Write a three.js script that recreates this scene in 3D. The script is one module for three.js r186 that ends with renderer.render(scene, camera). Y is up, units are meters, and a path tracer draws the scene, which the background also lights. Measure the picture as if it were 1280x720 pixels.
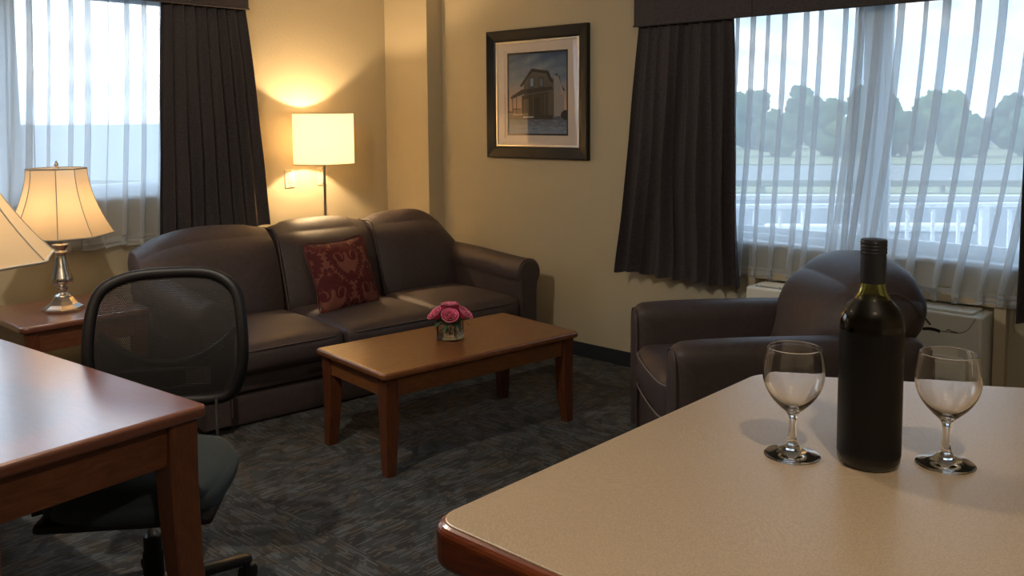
import * as THREE from 'three';
import { RoundedBoxGeometry } from 'three/addons/geometries/RoundedBoxGeometry.js';
import { mergeGeometries, mergeVertices } from 'three/addons/utils/BufferGeometryUtils.js';
import { RectAreaLightUniformsLib } from 'three/addons/lights/RectAreaLightUniformsLib.js';
import { createNoise2D, createNoise3D } from 'simplex-noise';

// ---------------------------------------------------------------- camera, sky, light
RectAreaLightUniformsLib.init();
const scene = new THREE.Scene();
const renderer = new THREE.WebGLRenderer();
renderer.toneMapping = THREE.LinearToneMapping;
renderer.toneMappingExposure = 1.2;
renderer.shadowMap.enabled = true;

const FOCAL = 1117.6;                                   // pixels at 1280 wide
const camera = new THREE.PerspectiveCamera(2 * Math.atan(480 / FOCAL) * 180 / Math.PI, 1280 / 960, 0.05, 400);
camera.setViewOffset(1280, 960, 0, 240, 1280, 720);     // the photograph is the lower part of a 4:3 frame
{
  const yaw = 42.881 * Math.PI / 180, pitch = 4.795 * Math.PI / 180, roll = -0.446 * Math.PI / 180;
  const f = new THREE.Vector3(-Math.sin(yaw) * Math.cos(pitch), -Math.sin(pitch), -Math.cos(yaw) * Math.cos(pitch));
  const r = f.clone().cross(new THREE.Vector3(0, 1, 0)).normalize(), u = r.clone().cross(f);
  const r2 = r.clone().multiplyScalar(Math.cos(roll)).addScaledVector(u, Math.sin(roll));
  const u2 = u.clone().multiplyScalar(Math.cos(roll)).addScaledVector(r, -Math.sin(roll));
  camera.quaternion.setFromRotationMatrix(new THREE.Matrix4().makeBasis(r2, u2, f.clone().negate()));
  camera.position.set(0, 1.5, 4.334);
}

let seed = 12345;
const rnd = () => { seed = (seed * 1664525 + 1013904223) >>> 0; return seed / 4294967296; };
const n2 = createNoise2D(rnd), n3 = createNoise3D(rnd);
const clamp = THREE.MathUtils.clamp, lerp = THREE.MathUtils.lerp, smooth = THREE.MathUtils.smoothstep;
const lin = (r, g, b) => new THREE.Color().setRGB(r, g, b);

// bright broken cloud all round, with blue gaps
{
  const W = 1024, H = 512, d = new Float32Array(W * H * 4);
  for (let j = 0; j < H; j++) for (let i = 0; i < W; i++) {
    const up = ((j + 0.5) / H - 0.5) * Math.PI, a = (i + 0.5) / W * 2 * Math.PI, y = Math.sin(up), c = Math.cos(up);
    const px = -Math.cos(a) * c, pz = -Math.sin(a) * c, s = 3.2, q = (k) => n3(px * k * s, y * k * s * 2.6 + 5, pz * k * s);
    let n = q(1) * 0.55 + q(2.1) * 0.3 + q(4.3) * 0.18 + q(8.7) * 0.1;
    const cover = smooth(n, -0.3, 0.4), shade = 1 - 0.6 * smooth(q(2.7) * 0.6 + q(5.5) * 0.4, -0.25, 0.65);
    const t = clamp(y, 0, 1), blue = [lerp(1.05, 0.42, Math.pow(t, 0.45)), lerp(1.5, 0.85, Math.pow(t, 0.45)), lerp(1.95, 1.5, Math.pow(t, 0.45))], cl = [1.66 * shade, 1.76 * shade, 1.83 * shade];
    const o = (j * W + i) * 4;
    const side = 0.85 + 1.15 * smooth(-px * 0.97 + y * 0.25 + pz * 0.05, 0.35, 1);       // the half of the sky with the hidden sun is brighter
    for (let k = 0; k < 3; k++) d[o + k] = side * lerp(blue[k], cl[k], cover);
    d[o + 3] = 1;
  }
  const t = new THREE.DataTexture(d, W, H, THREE.RGBAFormat, THREE.FloatType);
  t.mapping = THREE.EquirectangularReflectionMapping; t.magFilter = THREE.LinearFilter; t.needsUpdate = true;
  scene.background = t;
}
scene.backgroundIntensity = 2.1;

// ---------------------------------------------------------------- helpers
const used = {};
const numbered = (n) => { const k = used[n] = (used[n] ?? -1) + 1; return k ? `${n}_${String(k).padStart(3, '0')}` : n; };
function mesh(name, geo, mat, parent) {
  const m = new THREE.Mesh(geo, mat);
  m.name = parent ? name : numbered(name); m.castShadow = m.receiveShadow = true;
  (parent ?? scene).add(m); return m;
}
function thing(name, label, category, pos = [0, 0, 0], turn = 0, group) {
  const o = new THREE.Group(); o.name = numbered(name); o.position.set(...pos); o.rotation.y = turn;
  o.userData = { label, category }; if (group) o.userData.group = group;
  scene.add(o); return o;
}
function tag(o, label, category, group, kind) { Object.assign(o.userData, { label, category }); if (group) o.userData.group = group; if (kind) o.userData.kind = kind; return o; }
function struct(o, label, category) { o.userData.kind = 'structure'; if (label) o.userData.label = label; if (category) o.userData.category = category; return o; }

function boxUV(g, sx = 1, sy = 1, along) {          // metres, per triangle, by the way each face points; along: axis the grain (u) follows
  g = g.index ? g.toNonIndexed() : g;
  const p = g.attributes.position, uv = new Float32Array(p.count * 2), a = new THREE.Vector3(), b = new THREE.Vector3(), c = new THREE.Vector3();
  for (let i = 0; i < p.count; i += 3) {
    a.fromBufferAttribute(p, i); b.fromBufferAttribute(p, i + 1).sub(a); c.fromBufferAttribute(p, i + 2).sub(a); b.cross(c);
    const n = [Math.abs(b.x), Math.abs(b.y), Math.abs(b.z)], k = n[0] > n[1] && n[0] > n[2] ? 0 : n[1] > n[2] ? 1 : 2;
    let ax = k === 0 ? [2, 1] : k === 1 ? [0, 2] : [0, 1];
    if (along !== undefined && ax[1] === along) ax = [ax[1], ax[0]];
    for (let j = 0; j < 3; j++) {
      const v = [p.getX(i + j), p.getY(i + j), p.getZ(i + j)];
      uv[(i + j) * 2] = v[ax[0]] * sx; uv[(i + j) * 2 + 1] = v[ax[1]] * sy + k * 0.37;
    }
  }
  g.setAttribute('uv', new THREE.BufferAttribute(uv, 2)); return g;
}
const at = (g, x, y, z) => g.translate(x, y, z);
function box(w, h, d, x = 0, y = 0, z = 0, r = 0.004, along, seg = 2) {
  return at(boxUV(r ? new RoundedBoxGeometry(w, h, d, seg, Math.min(r, w / 2.02, h / 2.02, d / 2.02)) : new THREE.BoxGeometry(w, h, d), 1, 1, along), x, y, z);
}
function smoothed(g, along, keepUV) {
  g = g.clone(); if (!keepUV) g.deleteAttribute('uv'); g.deleteAttribute('normal');
  g = mergeVertices(g, 1e-5); g.computeVertexNormals(); return keepUV ? g : boxUV(g, 1, 1, along);
}
// cushion-like box: rounded edges, bulging faces, then a free deformation
function puff(w, h, d, r, bulge = [0, 0, 0], deform, seg = [16, 10, 16], power = 2) {
  const g = new THREE.BoxGeometry(w, h, d, ...seg), p = g.attributes.position, v = new THREE.Vector3(), c = new THREE.Vector3();
  const rr = Math.min(r, w / 2, h / 2, d / 2);
  for (let i = 0; i < p.count; i++) {
    v.fromBufferAttribute(p, i);
    // pull grid lines towards the edges so that the rounding is smooth
    const f = (t, half) => { const s = clamp(t / half, -1, 1); return half * Math.sign(s) * (1 - Math.pow(1 - Math.abs(s), 1.45)); };
    v.set(f(v.x, w / 2), f(v.y, h / 2), f(v.z, d / 2));
    const e = [2 * v.x / w, 2 * v.y / h, 2 * v.z / d].map((k) => clamp(k, -1, 1));
    c.set(clamp(v.x, -w / 2 + rr, w / 2 - rr), clamp(v.y, -h / 2 + rr, h / 2 - rr), clamp(v.z, -d / 2 + rr, d / 2 - rr));
    v.sub(c); if (v.lengthSq() > 0) v.setLength(rr); v.add(c);
    const q = (a, b) => (1 - Math.pow(Math.abs(e[a]), power)) * (1 - Math.pow(Math.abs(e[b]), power));
    v.x += bulge[0] * Math.sign(e[0]) * Math.pow(Math.abs(e[0]), 2) * q(1, 2);
    v.y += bulge[1] * Math.sign(e[1]) * Math.pow(Math.abs(e[1]), 2) * q(0, 2);
    v.z += bulge[2] * Math.sign(e[2]) * Math.pow(Math.abs(e[2]), 2) * q(0, 1);
    if (deform) deform(v, e);
    p.setXYZ(i, v.x, v.y, v.z);
  }
  return smoothed(g);
}
function tube(points, r, seg = 40, radial = 8, closed = false) {
  return new THREE.TubeGeometry(new THREE.CatmullRomCurve3(points.map((q) => new THREE.Vector3(...q)), closed, 'centripetal'), seg, r, radial, closed);
}
const lathe = (pts, seg = 40) => new THREE.LatheGeometry(pts.map(([r, y]) => new THREE.Vector2(r, y)), seg);
// a square-section post whose half-width follows f(t) and centre follows off(t), t = 0 at the foot, 1 at the top
function post(h, half, off = () => [0, 0], seg = 14, ch = 0.12) {
  const pos = [], idx = [], prof = [[1, -1 + ch], [1, 1 - ch], [1 - ch, 1], [-1 + ch, 1], [-1, 1 - ch], [-1, -1 + ch], [-1 + ch, -1], [1 - ch, -1]];
  for (let j = 0; j <= seg; j++) { const t = j / seg, [hx, hz] = half(t), [ox, oz] = off(t); for (const [a, b] of prof) pos.push(ox + a * hx, t * h, oz + b * hz); }
  const N = prof.length;
  for (let j = 0; j < seg; j++) for (let k = 0; k < N; k++) { const a = j * N + k, b = j * N + (k + 1) % N; idx.push(a, b + N, b, a, a + N, b + N); }
  for (const [s, flip] of [[0, 0], [seg * N, 1]]) for (let k = 1; k < N - 1; k++) flip ? idx.push(s, s + k + 1, s + k) : idx.push(s, s + k, s + k + 1);
  const g = new THREE.BufferGeometry(); g.setAttribute('position', new THREE.Float32BufferAttribute(pos, 3)); g.setIndex(idx);
  const f = g.toNonIndexed(); f.computeVertexNormals(); return boxUV(f, 1, 1, 1);
}
function polyPrism(pts, y0, y1, bevel = 0, seg = 4) {   // horizontal outline [[x, z]...] extruded up
  const s = new THREE.Shape(pts.map(([x, z]) => new THREE.Vector2(x, -z)));
  const g = new THREE.ExtrudeGeometry(s, { depth: y1 - y0 - 2 * bevel, bevelEnabled: bevel > 0, bevelThickness: bevel, bevelSize: bevel, bevelOffset: -bevel, bevelSegments: seg, curveSegments: 8 });
  return g.rotateX(-Math.PI / 2).translate(0, y0 + bevel, 0);
}
function roundedOutline(pts, r, seg = 6) {               // rounds the corners of an outline
  const out = [], n = pts.length;
  pts.forEach((p, i) => {
    const a = pts[(i + n - 1) % n], b = pts[(i + 1) % n], rr = Array.isArray(r) ? r[i] : r;
    const u = new THREE.Vector2(a[0] - p[0], a[1] - p[1]).normalize(), v = new THREE.Vector2(b[0] - p[0], b[1] - p[1]).normalize();
    const ang = Math.acos(clamp(u.dot(v), -1, 1)), d = rr / Math.tan(ang / 2), bis = u.clone().add(v).normalize(), cc = bis.multiplyScalar(rr / Math.sin(ang / 2));
    const s = Math.atan2(u.y * d - cc.y, u.x * d - cc.x), e = Math.atan2(v.y * d - cc.y, v.x * d - cc.x);
    let de = e - s; while (de > Math.PI) de -= 2 * Math.PI; while (de < -Math.PI) de += 2 * Math.PI;
    for (let k = 0; k <= seg; k++) out.push([p[0] + cc.x + rr * Math.cos(s + de * k / seg), p[1] + cc.y + rr * Math.sin(s + de * k / seg)]);
  });
  return out;
}

// ---------------------------------------------------------------- textures and materials
function tex(W, H, fn, srgb = false, repeat = [1, 1]) {
  const d = new Uint8Array(W * H * 4);
  for (let j = 0; j < H; j++) for (let i = 0; i < W; i++) { const c = fn(i / W, j / H, i, j), o = (j * W + i) * 4; for (let k = 0; k < 3; k++) d[o + k] = clamp(Math.round(c[k] * 255), 0, 255); d[o + 3] = 255; }
  const t = new THREE.DataTexture(d, W, H); t.wrapS = t.wrapT = THREE.RepeatWrapping; t.magFilter = THREE.LinearFilter; t.minFilter = THREE.LinearMipmapLinearFilter; t.generateMipmaps = true;
  if (srgb) t.colorSpace = THREE.SRGBColorSpace; t.repeat.set(...repeat); t.needsUpdate = true; return t;
}
// noise that wraps, so that repeats have no seam
const tn = (u, v, fu, fv, s = 0) => { const a = u * 2 * Math.PI, b = v * 2 * Math.PI; return n3(Math.cos(a) * fu + s, Math.sin(a) * fu + Math.cos(b) * fv, Math.sin(b) * fv + s * 0.7); };
const grey = (x) => [x, x, x];
const M = {};
const std = (name, o) => (M[name] = Object.assign(new THREE.MeshPhysicalMaterial(o), { name }));

const bumpFine = tex(256, 256, () => grey(rnd()), false, [6, 6]);
const wallBump = tex(512, 512, (u, v) => grey(0.5 + 0.3 * tn(u, v, 7, 7) + 0.25 * tn(u, v, 16, 14, 3) + 0.15 * tn(u, v, 34, 34, 7)), false, [1.4, 1.4]);
function woodTex(base, dark, s, gw = 1024, gh = 512) {     // grain runs along u
  return tex(gw, gh, (u, v) => {
    const warp = 0.03 * tn(u, v, 1.2, 1.5, s), g1 = tn(u, v + warp, 1.3, 9, s + 1), g2 = tn(u, v + warp, 2.2, 26, s + 2), g3 = tn(u, v, 5, 70, s + 3), blot = tn(u, v, 2.5, 2.5, s + 5);
    const k = clamp(0.42 + 0.26 * g1 + 0.2 * g2 + 0.18 * g3 + 0.14 * blot, 0, 1);
    return [0, 1, 2].map((c) => lerp(base[c], dark[c], k));
  }, true, [1 / 0.9, 1 / 0.45]);
}
std('wall', { color: lin(0.49, 0.43, 0.3), roughness: 0.82, bumpMap: wallBump, bumpScale: 0.0006 });
std('ceiling', { color: lin(0.78, 0.74, 0.66), roughness: 0.95, bumpMap: wallBump, bumpScale: 0.002 });
std('trimTan', { color: lin(0.52, 0.44, 0.31), roughness: 0.6 });
std('wood', { map: woodTex([0.53, 0.33, 0.175], [0.38, 0.215, 0.1], 1), roughness: 0.36, clearcoat: 0.35, clearcoatRoughness: 0.22 });
std('woodLeg', { map: woodTex([0.42, 0.225, 0.11], [0.27, 0.125, 0.055], 4), roughness: 0.42, clearcoat: 0.25, clearcoatRoughness: 0.25 });
std('deskTop', { map: woodTex([0.5, 0.28, 0.18], [0.4, 0.2, 0.12], 8), roughness: 0.32, clearcoat: 1, clearcoatRoughness: 0.22, ior: 2.1 });
std('deskWood', { map: woodTex([0.47, 0.28, 0.175], [0.34, 0.185, 0.105], 11), roughness: 0.4, clearcoat: 0.3, clearcoatRoughness: 0.25 });
std('edgeWood', { map: woodTex([0.5, 0.22, 0.07], [0.34, 0.12, 0.035], 15), roughness: 0.28, clearcoat: 0.7, clearcoatRoughness: 0.15 });
const speck = tex(1024, 1024, (u, v) => {
  const f = rnd(), b = 0.05 * tn(u, v, 20, 20, 2) + 0.04 * tn(u, v, 60, 60, 5) + 0.03 * (rnd() - 0.5) + (f < 0.015 ? -0.1 : f > 0.985 ? 0.06 : 0);
  return [0.725 + b, 0.635 + b * 1.05, 0.525 + b * 1.1];
}, true, [2.4, 2.4]);
std('laminate', { map: speck, roughness: 0.4, clearcoat: 1, clearcoatRoughness: 0.34, ior: 2.1 });

const weave = tex(256, 256, (u, v) => grey(0.5 + 0.25 * Math.sin(u * 2 * Math.PI * 48) * Math.sin(v * 2 * Math.PI * 48) + 0.2 * (rnd() - 0.5)), false, [9, 9]);
const sofaTint = tex(256, 256, (u, v) => { const b = 0.012 * tn(u, v, 3, 3, 1) + 0.012 * tn(u, v, 9, 9, 4) + 0.02 * (rnd() - 0.5); return [0.265 + b, 0.222 + b, 0.22 + b]; }, true, [1.3, 1.3]);
std('sofa', { map: sofaTint, roughness: 0.56, bumpMap: weave, bumpScale: 0.00008, sheen: 0.25, sheenColor: lin(0.5, 0.42, 0.42), sheenRoughness: 0.5 });
std('piping', { color: lin(0.07, 0.05, 0.048), roughness: 0.55 });
std('drape', { map: tex(256, 256, (u, v) => { const b = 0.03 * tn(u, v, 4, 4, 9) + 0.035 * (rnd() - 0.5); return [0.265 + b, 0.242 + b, 0.25 + b]; }, true, [3, 3]), roughness: 0.85, sheen: 0.25, sheenColor: lin(0.4, 0.36, 0.38), side: THREE.DoubleSide });
std('sheer', { color: lin(0.72, 0.76, 0.79), roughness: 1, transmission: 0.42, thickness: 0, transparent: true, opacity: 0.6, specularIntensity: 0, side: THREE.DoubleSide });
std('sheerHem', { color: lin(0.72, 0.76, 0.79), roughness: 1, transmission: 0.42, thickness: 0, transparent: true, opacity: 0.72, specularIntensity: 0, side: THREE.DoubleSide });
std('glassPane', { color: lin(0.97, 0.99, 0.98), roughness: 0, transmission: 1, thickness: 0, ior: 1.45 });
std('glass', { color: 0xffffff, roughness: 0, transmission: 1, thickness: 0.01, ior: 1.5 });
std('vaseGlass', { color: 0xffffff, roughness: 0, transmission: 1, thickness: 0.01, ior: 1.48, attenuationColor: lin(0.85, 0.95, 0.9), attenuationDistance: 0.4 });
std('bottleGlass', { color: 0xffffff, roughness: 0.01, transmission: 1, thickness: 0.01, ior: 1.5, attenuationColor: lin(0.5, 0.52, 0.03), attenuationDistance: 0.009 });
std('wine', { color: lin(0.004, 0.002, 0.003), roughness: 0.9, specularIntensity: 0 });
std('frameWhite', { color: lin(0.62, 0.66, 0.68), roughness: 0.45 });
std('nickel', { color: lin(0.62, 0.57, 0.5), metalness: 1, roughness: 0.26 });
std('chrome', { color: lin(0.75, 0.73, 0.7), metalness: 1, roughness: 0.15 });
std('shade', { color: lin(0.86, 0.69, 0.47), roughness: 1, transmission: 0.5, thickness: 0, specularIntensity: 0, bumpMap: weave, bumpScale: 0.0002, side: THREE.DoubleSide });
std('drumShade', { color: lin(0.95, 0.88, 0.74), roughness: 1, transmission: 0.55, thickness: 0, specularIntensity: 0, side: THREE.DoubleSide });
std('shadeTrim', { color: lin(0.45, 0.4, 0.33), roughness: 0.9 });
std('blackPlastic', { color: lin(0.009, 0.009, 0.011), roughness: 0.5, specularIntensity: 0.6 });
std('blackSatin', { color: lin(0.012, 0.013, 0.016), roughness: 0.35, clearcoat: 0.3, clearcoatRoughness: 0.3 });
std('blackFrame', { color: lin(0.008, 0.008, 0.01), roughness: 0.4, specularIntensity: 0.5 });
std('capBlack', { color: lin(0.008, 0.009, 0.013), roughness: 0.38 });
std('seatFabric', { color: lin(0.016, 0.025, 0.03), roughness: 0.75, bumpMap: weave, bumpScale: 0.0004, sheen: 0.3, sheenColor: lin(0.3, 0.42, 0.46) });
std('ivory', { color: lin(0.7, 0.6, 0.42), roughness: 0.45 });
std('acWhite', { color: lin(0.85, 0.84, 0.76), roughness: 0.5 });
std('acGrey', { color: lin(0.3, 0.3, 0.27), roughness: 0.6 });
std('dark', { color: lin(0.02, 0.02, 0.02), roughness: 0.7 });

// ---------------------------------------------------------------- the room
const WX = -5.15, RX = 1.7, RZ = 7.4, CH = 2.46, TH = 0.16;
function wallWithHoles(name, length, holes, mat) {        // in the xy plane, x 0..length, outer face at z = -TH
  const s = new THREE.Shape([[0, 0], [length, 0], [length, CH], [0, CH]].map((q) => new THREE.Vector2(...q)));
  for (const [x0, y0, x1, y1] of holes) s.holes.push(new THREE.Path([[x0, y0], [x0, y1], [x1, y1], [x1, y0]].map((q) => new THREE.Vector2(...q))));
  const g = boxUV(new THREE.ExtrudeGeometry(s, { depth: TH, bevelEnabled: false }).translate(0, 0, -TH));
  return struct(mesh(name, g, mat));
}
const WIN_L = { z0: 1.62, z1: 3.72, y0: 1.046, y1: 2.26 }, WIN_B = { x0: -2.72, x1: -0.62, y0: 0.815, y1: 2.12 };
const wl = wallWithHoles('wall_left', RZ + TH, [[RZ - WIN_L.z1, WIN_L.y0, RZ - WIN_L.z0, WIN_L.y1]], M.wall);
wl.rotation.y = Math.PI / 2; wl.position.set(WX, 0, RZ);
const wb = wallWithHoles('wall_back', RX - WX + TH, [[WIN_B.x0 - WX, WIN_B.y0, WIN_B.x1 - WX, WIN_B.y1]], M.wall); wb.position.set(WX, 0, 0);
struct(mesh('wall_right', box(TH, CH, RZ, RX + TH / 2, CH / 2, RZ / 2, 0), M.wall));
struct(mesh('wall_front', box(RX - WX + 2 * TH, CH, TH, (RX + WX) / 2, CH / 2, RZ + TH / 2, 0), M.wall));
struct(mesh('ceiling', box(RX - WX + 2 * TH, 0.1, RZ + 2 * TH, (RX + WX) / 2, CH + 0.05, RZ / 2, 0), M.ceiling));
struct(mesh('wall_corner_column', box(0.46, CH, 0.14, WX + 0.23, CH / 2, 0.07, 0.004), M.wall));

// carpet tiles laid with a quarter turn
{
  const floor = new THREE.Group(); floor.name = 'floor'; struct(floor); scene.add(floor);
  mesh('subfloor', box(RX - WX + 2 * TH, 0.1, RZ + 2 * TH, (RX + WX) / 2, -0.056, RZ / 2, 0), M.dark, floor);
  const mats = [];
  for (let k = 0; k < 4; k++) {
    const rows = 64, segs = 7, line = [], dash = [];
    for (let i = 0; i < rows; i++) { line.push(rnd()); dash.push(Array.from({ length: segs + 1 }, rnd)); }
    const fn = (u, v) => {
      const patch = smooth(tn(u, v, 0.75, 0.75, k * 5 + 1) + 0.3 * tn(u, v, 2.4, 2.4, k * 3), -0.22, 0.22), patch2 = smooth(tn(u, v, 0.8, 0.8, k * 7 + 20) + 0.3 * tn(u, v, 2.6, 2.6, k * 3 + 2), -0.2, 0.3);
      const rv = v * rows, row = Math.floor(rv), f = Math.abs(rv - row - 0.5) * 2, su = ((u + line[row]) % 1) * segs, sg = Math.floor(su);
      const on = dash[row][sg] < 0.2 + 0.5 * patch2 ? 0.35 + 0.65 * dash[row][(sg + 3) % segs] : 0.0, lines = on * smooth(1 - f, 0.15, 0.6) * (0.75 + 0.5 * rnd());
      const base = [lerp(0.17, 0.23, patch), lerp(0.172, 0.24, patch), lerp(0.174, 0.25, patch)], brown = [0.24, 0.212, 0.182], hi = [lerp(0.4, 0.42, patch), lerp(0.385, 0.428, patch), lerp(0.36, 0.433, patch)];
      const g = 0.045 * (rnd() - 0.5), m = patch2 * (1 - patch) * 0.85;
      return [0, 1, 2].map((c) => lerp(lerp(base[c], brown[c], m), hi[c], clamp(lines, 0, 1)) + g);
    };
    const keep = []; const t = tex(512, 512, (u, v) => { const c = fn(u, v); keep.push(c[1]); return c; }, true);
    let q = 0; const b = tex(512, 512, () => grey(keep[q++] * 1.6));
    mats.push(std('carpet' + k, { map: t, bumpMap: b, bumpScale: 0.002, roughness: 0.95, sheen: 0.2, sheenColor: lin(0.3, 0.3, 0.3) }));
  }
  const S = 0.5, g = new THREE.BoxGeometry(S - 0.0012, 0.006, S - 0.0012);
  for (let x = WX + S / 2, i = 0; x < RX + S / 2; x += S, i++) for (let z = S / 2, j = 0; z < RZ; z += S, j++) {
    const m = mesh('carpet_tile', g, mats[Math.floor(rnd() * 4)], floor);
    m.position.set(x, -0.003, z); m.rotation.y = Math.floor(rnd() * 4) * Math.PI / 2;
  }
}
// carpet strip baseboards
std('baseCarpet', { map: tex(256, 64, (u, v) => { const b = 0.05 * (rnd() - 0.5) + 0.04 * Math.sin(u * 2 * Math.PI * 40); return [0.13 + b, 0.15 + b, 0.175 + b]; }, true, [4, 4]), roughness: 0.95 });
struct(mesh('baseboard_back', box(RX - WX - 0.46, 0.088, 0.012, (RX + WX + 0.46) / 2, 0.044, 0.006, 0.003), M.baseCarpet));
struct(mesh('baseboard_left', box(0.012, 0.088, RZ - 0.14, WX + 0.006, 0.044, 0.14 + (RZ - 0.14) / 2, 0.003), M.baseCarpet));
struct(mesh('baseboard_right', box(0.012, 0.088, RZ - 0.02, RX - 0.006, 0.044, RZ / 2, 0.003), M.baseCarpet));

// windows: sliding frames of two panes
function windowUnit(name, len, hgt, origin, turn) {       // x along the wall, z towards the room
  const w = new THREE.Group(); w.name = name; struct(w); w.position.set(...origin); w.rotation.y = turn; scene.add(w);
  const f = 0.055, zc = -0.09;
  mesh('frame_rail', box(len, f, 0.09, len / 2, f / 2, zc), M.frameWhite, w); mesh('frame_rail', box(len, f, 0.09, len / 2, hgt - f / 2, zc), M.frameWhite, w);
  mesh('frame_stile', box(f, hgt - 2 * f, 0.09, f / 2, hgt / 2, zc), M.frameWhite, w); mesh('frame_stile', box(f, hgt - 2 * f, 0.09, len - f / 2, hgt / 2, zc), M.frameWhite, w);
  mesh('mullion', box(0.085, hgt - 2 * f, 0.1, len / 2, hgt / 2, zc), M.frameWhite, w);
  for (const s of [0, 1]) {
    const x0 = s ? len / 2 + 0.0425 : f, x1 = s ? len - f : len / 2 - 0.0425, z = zc + (s ? 0.015 : -0.015), e = 0.03;
    mesh('sash_rail', box(x1 - x0, e, 0.03, (x0 + x1) / 2, f + e / 2, z), M.frameWhite, w); mesh('sash_rail', box(x1 - x0, e, 0.03, (x0 + x1) / 2, hgt - f - e / 2, z), M.frameWhite, w);
    mesh('sash_stile', box(e, hgt - 2 * f - 2 * e, 0.03, x0 + e / 2, hgt / 2, z), M.frameWhite, w); mesh('sash_stile', box(e, hgt - 2 * f - 2 * e, 0.03, x1 - e / 2, hgt / 2, z), M.frameWhite, w);
    mesh('pane', new THREE.PlaneGeometry(x1 - x0 - 2 * e, hgt - 2 * f - 2 * e).translate((x0 + x1) / 2, hgt / 2, z), M.glassPane, w);
  }
  mesh('window_sill', box(len + 0.03, 0.022, 0.085, len / 2, 0.011, -0.008), M.frameWhite, w);
  return w;
}
windowUnit('window_1', WIN_L.z1 - WIN_L.z0, WIN_L.y1 - WIN_L.y0, [WX, WIN_L.y0, WIN_L.z1], Math.PI / 2);
windowUnit('window_2', WIN_B.x1 - WIN_B.x0, WIN_B.y1 - WIN_B.y0, [WIN_B.x0, WIN_B.y0, 0], 0);

// ---------------------------------------------------------------- outside
std('asphalt', { map: tex(512, 512, (u, v) => { const b = 0.05 * tn(u, v, 6, 6) + 0.05 * (rnd() - 0.5); return [0.4 + b, 0.415 + b, 0.425 + b]; }, true, [0.2, 0.2]), roughness: 0.95 });
std('concrete', { color: lin(0.55, 0.54, 0.5), roughness: 0.9 });
std('verge', { map: tex(256, 256, (u, v) => { const b = 0.1 * tn(u, v, 6, 6, 2) + 0.1 * (rnd() - 0.5); return [0.5 + b, 0.5 + b, 0.36 + b]; }, true, [0.5, 0.5]), roughness: 1 });
std('road', { color: lin(0.2, 0.2, 0.18), roughness: 0.95 });
std('railWhite', { color: lin(0.8, 0.82, 0.82), roughness: 0.5 });
std('guard', { color: lin(0.16, 0.17, 0.12), roughness: 0.8 });
std('bark', { color: lin(0.12, 0.09, 0.06), roughness: 0.95 });
const leafTex = (r, g, b, s) => tex(256, 256, (u, v) => { const k = 0.13 * tn(u, v, 9, 9, s) + 0.16 * (rnd() - 0.5); return [r + k, g + k, b + k * 0.7]; }, true, [3, 3]);
const leafMats = [[0.42, 0.52, 0.34], [0.48, 0.56, 0.34], [0.38, 0.47, 0.34]].map((c, i) => std('leaf' + i, { map: leafTex(...c, i), roughness: 0.9, bumpMap: bumpFine, bumpScale: 0.03 }));
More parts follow.
